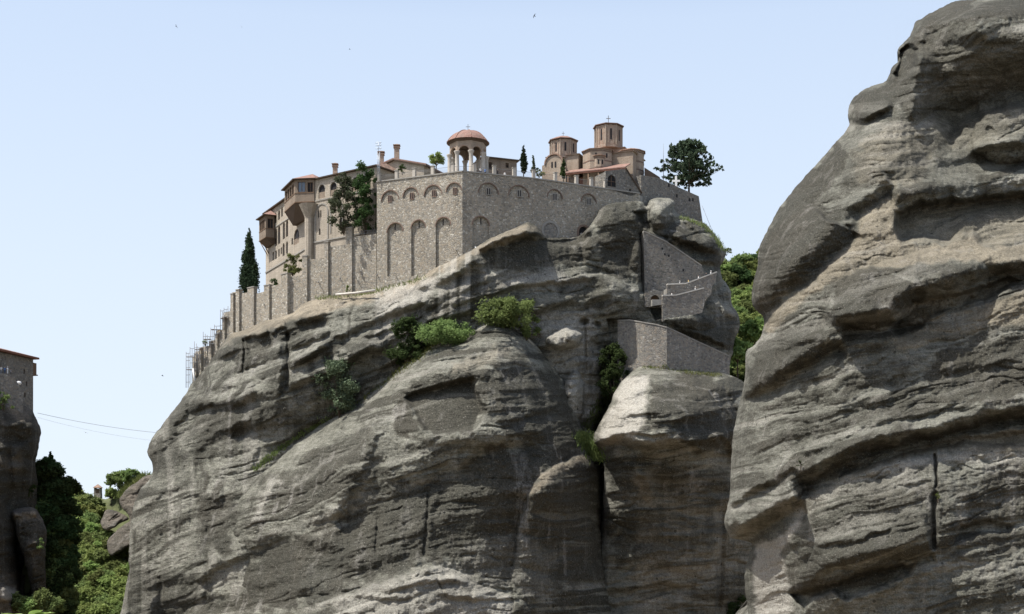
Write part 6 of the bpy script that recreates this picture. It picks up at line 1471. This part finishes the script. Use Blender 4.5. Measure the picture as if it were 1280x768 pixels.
# ------------------------------------------------------------------ people
def person_meshes(stride=0.0, bend=0.15, arm=0.25):
    """one body grown from a skeleton, then the clothes taken from its own skin"""
    J = [((0, 0, .95), .125), ((0, .0, 1.12), .115), ((0, .0, 1.32), .135), ((0, .0, 1.44), .09), ((0, -.01, 1.53), .052), ((0, -.02, 1.62), .088), ((0, -.015, 1.72), .080)]
    Ed = [(i, i + 1) for i in range(6)]
    for s in (-1, 1):
        b = len(J); st = stride * s
        J += [((s * .10, 0, .88), .095), ((s * .105, -st * .5 - .02, .48), .062), ((s * .105, -st + .02, .08), .042), ((s * .11, -st - .12, .035), .034)]
        Ed += [(0, b), (b, b + 1), (b + 1, b + 2), (b + 2, b + 3)]
        b = len(J); J += [((s * .185, 0, 1.40), .062), ((s * .25, .03 + st * .2, 1.13), .045), ((s * .24, -arm + st * .2, .93 + arm * .35), .034), ((s * .235, -arm * 1.35, .85 + arm * .4), .036)]
        Ed += [(3, b), (b, b + 1), (b + 1, b + 2), (b + 2, b + 3)]
    me = bpy.data.meshes.new('skeleton'); me.from_pydata([j[0] for j in J], Ed, []); o = bpy.data.objects.new('skeleton', me); COL.objects.link(o)
    md = o.modifiers.new('skin', 'SKIN'); o.modifiers.new('sub', 'SUBSURF').levels = 1
    sv_ = me.skin_vertices[0].data if me.skin_vertices else None
    if sv_ is None:
        bm = bmesh.new(); bm.from_mesh(me); bm.verts.layers.skin.verify(); bm.to_mesh(me); bm.free(); sv_ = me.skin_vertices[0].data
    for v, (p, r) in zip(sv_, J): v.radius = (r, r)
    sv_[0].use_root = True
    dg = bpy.context.evaluated_depsgraph_get(); body = bpy.data.meshes.new_from_object(o.evaluated_get(dg)); bpy.data.objects.remove(o)
    def cloth(test, d):
        bm = bmesh.new(); bm.from_mesh(body); bm.normal_update()
        for v in bm.verts: v.co += v.normal * d
        bmesh.ops.delete(bm, geom=[f for f in bm.faces if not test(f.calc_center_median())], context='FACES')
        m = bpy.data.meshes.new('cloth'); bm.to_mesh(m); bm.free(); m.polygons.foreach_set('use_smooth', [True] * len(m.polygons)); return m
    body.polygons.foreach_set('use_smooth', [True] * len(body.polygons))
    return body, cloth(lambda c: .90 < c.z < 1.47 and not (abs(c.x) > .2 and c.z < 1.1), .014), cloth(lambda c: .07 < c.z < .95 and abs(c.x) < .215, .012), cloth(lambda c: c.z > 1.66 or (c.z > 1.57 and c.y > .03), .012)
P_STAND, P_WALK = person_meshes(), person_meshes(.16, .15, .3)
cloth_cols = {'white': (.74, .73, .70), 'blue': (.10, .20, .42), 'dark': (.03, .032, .04), 'yellow': (.62, .46, .20), 'grey': (.25, .26, .28), 'denim': (.07, .10, .17), 'red': (.4, .08, .07), 'beige': (.45, .38, .29)}
for k, c in cloth_cols.items(): M['cloth_' + k] = plain('cloth_' + k, c, .9, .15, 6, .005)
M['skin'] = plain('skin', (.50, .33, .25), .6, .08); M['hair'] = plain('hair', (.045, .03, .022), .7, .2)
def person(label, loc, rz, shirt, legs, hat=None, pose=P_STAND, group=None):
    t = thing('person', label, 'person', loc, group, rz)
    def p(n, me, mat):
        me = me.copy(); me.materials.clear(); me.materials.append(M[mat]); o = bpy.data.objects.new(n, me); COL.objects.link(o); o.parent = t; return o
    p('body', pose[0], 'skin'); p('shirt', pose[1], 'cloth_' + shirt); p('trousers', pose[2], 'cloth_' + legs); h = p('hair', pose[3], 'hair')
    if hat:
        m = MB(); m.lathe(Vector(loc) + Vector((0, -.015, 0)), [(.22, 1.685), (.22, 1.70), (.115, 1.705), (.105, 1.80), (.06, 1.825)], 12, 0, True); m.build('hat', M['cloth_' + hat], t)
    return t
def onF(F, px, py, n): u, z = F.px(px, py, n); return F.pt(u, z, n)
def terr(px, Y): x, y = pxY(px, Y); return (x, y, ZT - .02)
person('visitor in a white shirt at the terrace railing beside the pavilion', terr(600.5, 332.6), .4, 'white', 'denim')
person('visitor in a blue shirt right of the pavilion columns', terr(606.5, 333.2), -.3, 'blue', 'dark')
person('visitor in dark clothes in front of the low house', terr(622, 334), .9, 'dark', 'dark', None, P_WALK)
person('visitor in a white top sitting low behind the railing by the low house', (terr(631, 334)[0], 334, ZT - .6), .2, 'white', 'grey')
# the stair behind the parapets carries them
for F, pts, lab in ((SU, [(834, 356.5), (857, 355.5), (896, 341)], 'upper'), (SLo, [(816, 370), (845, 370), (880, 361)], 'lower')):
    m = MB(); q = [F.px(x, y) for x, y in pts]; z_ = [z - .78 for u, z in q]
    m.panel(F, ccw([(q[0][0], z_[0] - 1.5), (q[-1][0], z_[-1] - 1.5)] + [(u, z) for (u, _), z in zip(q[::-1], z_[::-1])]), [], -2.4, -.402)
    props(m.build('stair_path', M['capstone']), None, None, None, 'structure')
def on_stair(F, px, py): u, z = F.px(px, py); return F.pt(u, z - .78, -.95)
person('climber with a white hat at the left start of the upper stair', on_stair(SU, 851.5, 355.9), 1.2, 'white', 'beige', 'white', P_WALK)
person('climber in a yellow shirt on the upper stair', on_stair(SU, 862.5, 353.4), 1.4, 'yellow', 'denim', None, P_WALK)
person('climber in white halfway up the upper stair', on_stair(SU, 875, 348.8), 1.4, 'white', 'grey', None, P_WALK)
person('climber in dark clothes near the top of the upper stair', on_stair(SU, 884.5, 345.2), 1.3, 'dark', 'dark', None, P_WALK)
person('climber in white with a white hat at the top of the upper stair', on_stair(SU, 890.5, 343), 1.4, 'white', 'white', 'white', P_WALK)
person('climber in white near the top of the lower stair', on_stair(SLo, 871, 363.2), 1.3, 'white', 'white', 'white', P_WALK)
person('climber in a pale top on the flat of the lower stair', on_stair(SLo, 841.5, 370), 1.5, 'white', 'denim', None, P_WALK)
# lookout terrace by the tower house
O0, O1 = pxY(-40, 324.0), pxY(29, 329.5); FO = Frame(O0, O1); zo = FO.px(5, 467)[1]
lo = thing('lookout_terrace', 'low grey lookout terrace wall in front of the tower house', 'wall', (FO.p.x, FO.p.y, zo - 8)); m = MB()
m.panel(FO, ccw([(0, 36), (FO.L, 36), (FO.px(29, 492)[0], FO.px(29, 490)[1]), (FO.px(16, 471)[0], zo - .4), (FO.px(12, 467)[0], zo), (0, zo)]), [], -5, 0); m.build('wall', M['rubble_old'], lo)
for i, (px, sh, lg, hat, lab) in enumerate(((1.5, 'white', 'grey', None, 'leftmost visitor in white on the lookout by the tower house'), (6, 'blue', 'denim', None, 'visitor in blue on the lookout by the tower house'), (9.5, 'white', 'white', 'white', 'visitor in white with a white hat on the lookout by the tower'), (13.5, 'grey', 'dark', None, 'visitor in grey at the right end of the lookout by the tower'))):
    q = onF(FO, px, 467, -.9 - .5 * (i % 2)); person(lab, (q.x, q.y, zo - (0 if px < 12 else .4)), .6 * i, sh, lg, hat)
q = onF(FO, 23, 481, -.7); wb = MB(); wb.lathe((q.x, q.y, FO.px(23, 481)[1] + .3), [(.05, -.3), (.5, -.25), (.75, .1), (.6, .45), (.1, .6)], 12, 0, True); o = wb.build('white_object', M['white']); props(o, 'small round white object on the wall below the tower house windows', 'object')  # unidentified white spot, built as a small round solid

# ------------------------------------------------------------------ birds
def bird_mesh():
    m = MB(); m.lathe((0, 0, 0), [(.01, -.22), (.05, -.15), (.075, 0), (.06, .1), (.045, .16), (.008, .24)], 8, 0, True)
    m.v = [(x, z, y * .9) for x, y, z in m.v]
    for s in (-1, 1): m.add([(s * .04, .09, .02), (s * .04, -.06, .02), (s * .28, -.10, .13), (s * .52, -.16, .08), (s * .30, .05, .15)], [(0, 1, 2, 4) if s > 0 else (4, 2, 1, 0), (4, 2, 3) if s > 0 else (3, 2, 4)])
    m.add([(-.03, -.2, .01), (.03, -.2, .01), (.07, -.36, .01), (-.07, -.36, .01)], [(0, 1, 2, 3)])
    me = bpy.data.meshes.new('bird'); me.from_pydata(m.v, [], [f[::-1] for f in m.f]); me.update(); me.materials.append(M['bird']); return me
bm_ = bird_mesh()
for px, py, Y, rz, roll, lab in ((107, 541, 300, .6, .5, 'small dark bird flying below the cables'), (203, 470, 310, 2.0, -.4, 'small dark bird flying left of the scaffolding'), (220, 33, 300, 1.0, .9, 'small dark bird flying high in the upper left sky'), (668, 20, 290, 2.6, 1.0, 'small dark bird flying at the top centre of the sky'), (302, 34, 420, .3, .7, 'faint bird right of the upper left bird'), (437, 62, 430, 1.5, .1, 'faint bird high above the monastery wing')):
    b = bpy.data.objects.new('bird', bm_); COL.objects.link(b); b.location = at(px, py, Y); b.rotation_euler = (.3, roll, rz); props(b, lab, 'bird', 'birds in the sky')

# ------------------------------------------------------------------ leafy plant at the viewer's feet
T = NT('pale_sunlit_leaf'); c = T.mix(T.ramp(T.noise(T.coord(), 14, 4), [(.3, 0), (.7, 1)]), (.20, .30, .07), (.30, .40, .13))
d = T.n('ShaderNodeBsdfDiffuse'); T.set(d.inputs[0], c); tr = T.n('ShaderNodeBsdfTranslucent'); T.set(tr.inputs[0], c); gl = T.n('ShaderNodeBsdfGlossy'); gl.inputs['Roughness'].default_value = .35
mx1 = T.n('ShaderNodeMixShader'); mx1.inputs[0].default_value = .35; T.t.links.new(d.outputs[0], mx1.inputs[1]); T.t.links.new(tr.outputs[0], mx1.inputs[2])
mx2 = T.n('ShaderNodeMixShader'); mx2.inputs[0].default_value = .10; T.t.links.new(mx1.outputs[0], mx2.inputs[1]); T.t.links.new(gl.outputs[0], mx2.inputs[2]); T.t.links.new(mx2.outputs[0], T.out.inputs[0]); M['near_leaf'] = T.m
def leaf_blade(mb, base, tip, w, droop=.15, fold=.25):
    base, tip = Vector(base), Vector(tip); d = tip - base; L = d.length; d.normalize(); s = d.cross(Vector((0, 0, 1))).normalized(); n = s.cross(d); k = 8; V = []
    for i in range(k + 1):
        t = i / k; ww = w * math.sin(math.pi * min(t * .92 + .06, 1)) ** .8; c = base + d * L * t - Vector((0, 0, droop * L * t * t)); V += [c - s * ww + n * ww * fold, c, c + s * ww + n * ww * fold]
    mb.add(V, [(3 * i + j, 3 * i + j + 1, 3 * i + j + 4, 3 * i + j + 3) for i in range(k) for j in (0, 1)], True)
fp = thing('leafy_plant', 'bright sunlit leafy plant rising at the bottom left edge of the view', 'plant', at(40, 900, 6.0)); m = MB()
g0 = at(40, 770, 6.0); gz = -1.75
m.tube([(g0.x, g0.y, gz), (g0.x + .01, g0.y, -.8), g0], .012, 6, .006); m.tube([(g0.x - .05, g0.y, gz), (g0.x - .1, g0.y, -.7), at(12, 772, 6.0)], .010, 6, .005); m.build('stem', M['bark'], fp)
rs = random.Random(3)
lv = [((38, 772, 6), (52, 757.5, 5.92), .020), ((42, 771, 6), (69, 762.5, 6.03), .019), ((44, 772, 6), (63, 759.5, 5.9), .018), ((38, 772, 6), (36, 763, 5.85), .016), ((40, 773, 6), (58, 768, 5.85), .02), ((14, 771, 6), (2, 764.5, 5.95), .018), ((10, 770, 6), (29, 766, 5.96), .020), ((12, 774, 6), (20, 770, 5.8), .018), ((40, 775, 6), (24, 771, 5.9), .02), ((42, 775, 6), (75, 772, 5.95), .02)]
for a, b, w_ in lv: q = MB(); leaf_blade(q, at(*a), at(*b), w_ * 1.25); q.build('leaf', M['near_leaf'], fp)
# ------------------------------------------------------------------ light
SUN_EL, SUN_H = 63.0, Vector((-.94, -.34, 0)).normalized()       # direction towards the sun over the ground
w = bpy.data.worlds.new('World'); SC.world = w; w.use_nodes = True; nt = w.node_tree; nt.nodes.clear()
sky = nt.nodes.new('ShaderNodeTexSky'); sky.sky_type = 'NISHITA'; sky.sun_disc = False
sky.sun_elevation = R(SUN_EL); sky.sun_rotation = math.atan2(SUN_H.x, SUN_H.y)
sky.altitude = 300; sky.air_density = 1.0; sky.dust_density = 3.2; sky.ozone_density = 1.2
bg = nt.nodes.new('ShaderNodeBackground'); bg.inputs[1].default_value = .14
ow = nt.nodes.new('ShaderNodeOutputWorld'); # summer haze: the clear sky pales towards the horizon
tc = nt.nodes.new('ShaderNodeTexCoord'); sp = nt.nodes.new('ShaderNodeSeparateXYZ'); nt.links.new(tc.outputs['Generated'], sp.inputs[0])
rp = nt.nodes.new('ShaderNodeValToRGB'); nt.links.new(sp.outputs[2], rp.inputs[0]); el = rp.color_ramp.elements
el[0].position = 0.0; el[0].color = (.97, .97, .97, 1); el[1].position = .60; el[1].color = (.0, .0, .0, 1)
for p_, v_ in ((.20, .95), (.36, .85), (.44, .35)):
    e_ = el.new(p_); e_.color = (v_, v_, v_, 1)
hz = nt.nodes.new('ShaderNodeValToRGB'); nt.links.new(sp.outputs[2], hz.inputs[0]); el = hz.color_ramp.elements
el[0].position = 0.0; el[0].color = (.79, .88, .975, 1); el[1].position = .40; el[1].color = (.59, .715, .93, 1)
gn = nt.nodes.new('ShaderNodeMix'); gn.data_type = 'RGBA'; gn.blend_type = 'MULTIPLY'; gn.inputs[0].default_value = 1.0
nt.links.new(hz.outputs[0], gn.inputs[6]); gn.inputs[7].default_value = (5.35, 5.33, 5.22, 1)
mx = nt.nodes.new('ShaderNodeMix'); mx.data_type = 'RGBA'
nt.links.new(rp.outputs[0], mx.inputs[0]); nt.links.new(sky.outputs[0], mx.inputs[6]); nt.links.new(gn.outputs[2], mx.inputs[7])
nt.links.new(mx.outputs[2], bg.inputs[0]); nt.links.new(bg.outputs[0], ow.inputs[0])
sl = bpy.data.lights.new('sun', 'SUN'); sl.energy = 4.6; sl.angle = R(.53); sl.color = (1.0, .965, .91)
so = bpy.data.objects.new('sun', sl); COL.objects.link(so)
sv = Vector((SUN_H.x * math.cos(R(SUN_EL)), SUN_H.y * math.cos(R(SUN_EL)), math.sin(R(SUN_EL))))
so.rotation_euler = (-sv).to_track_quat('-Z', 'Y').to_euler(); so.location = sv * 400
vs = SC.view_settings; vs.view_transform = 'Standard'; vs.look = 'None'; vs.exposure = 0.57; vs.gamma = 1.0
SC.cycles.max_bounces = 6; SC.cycles.diffuse_bounces = 3; SC.cycles.use_denoising = True
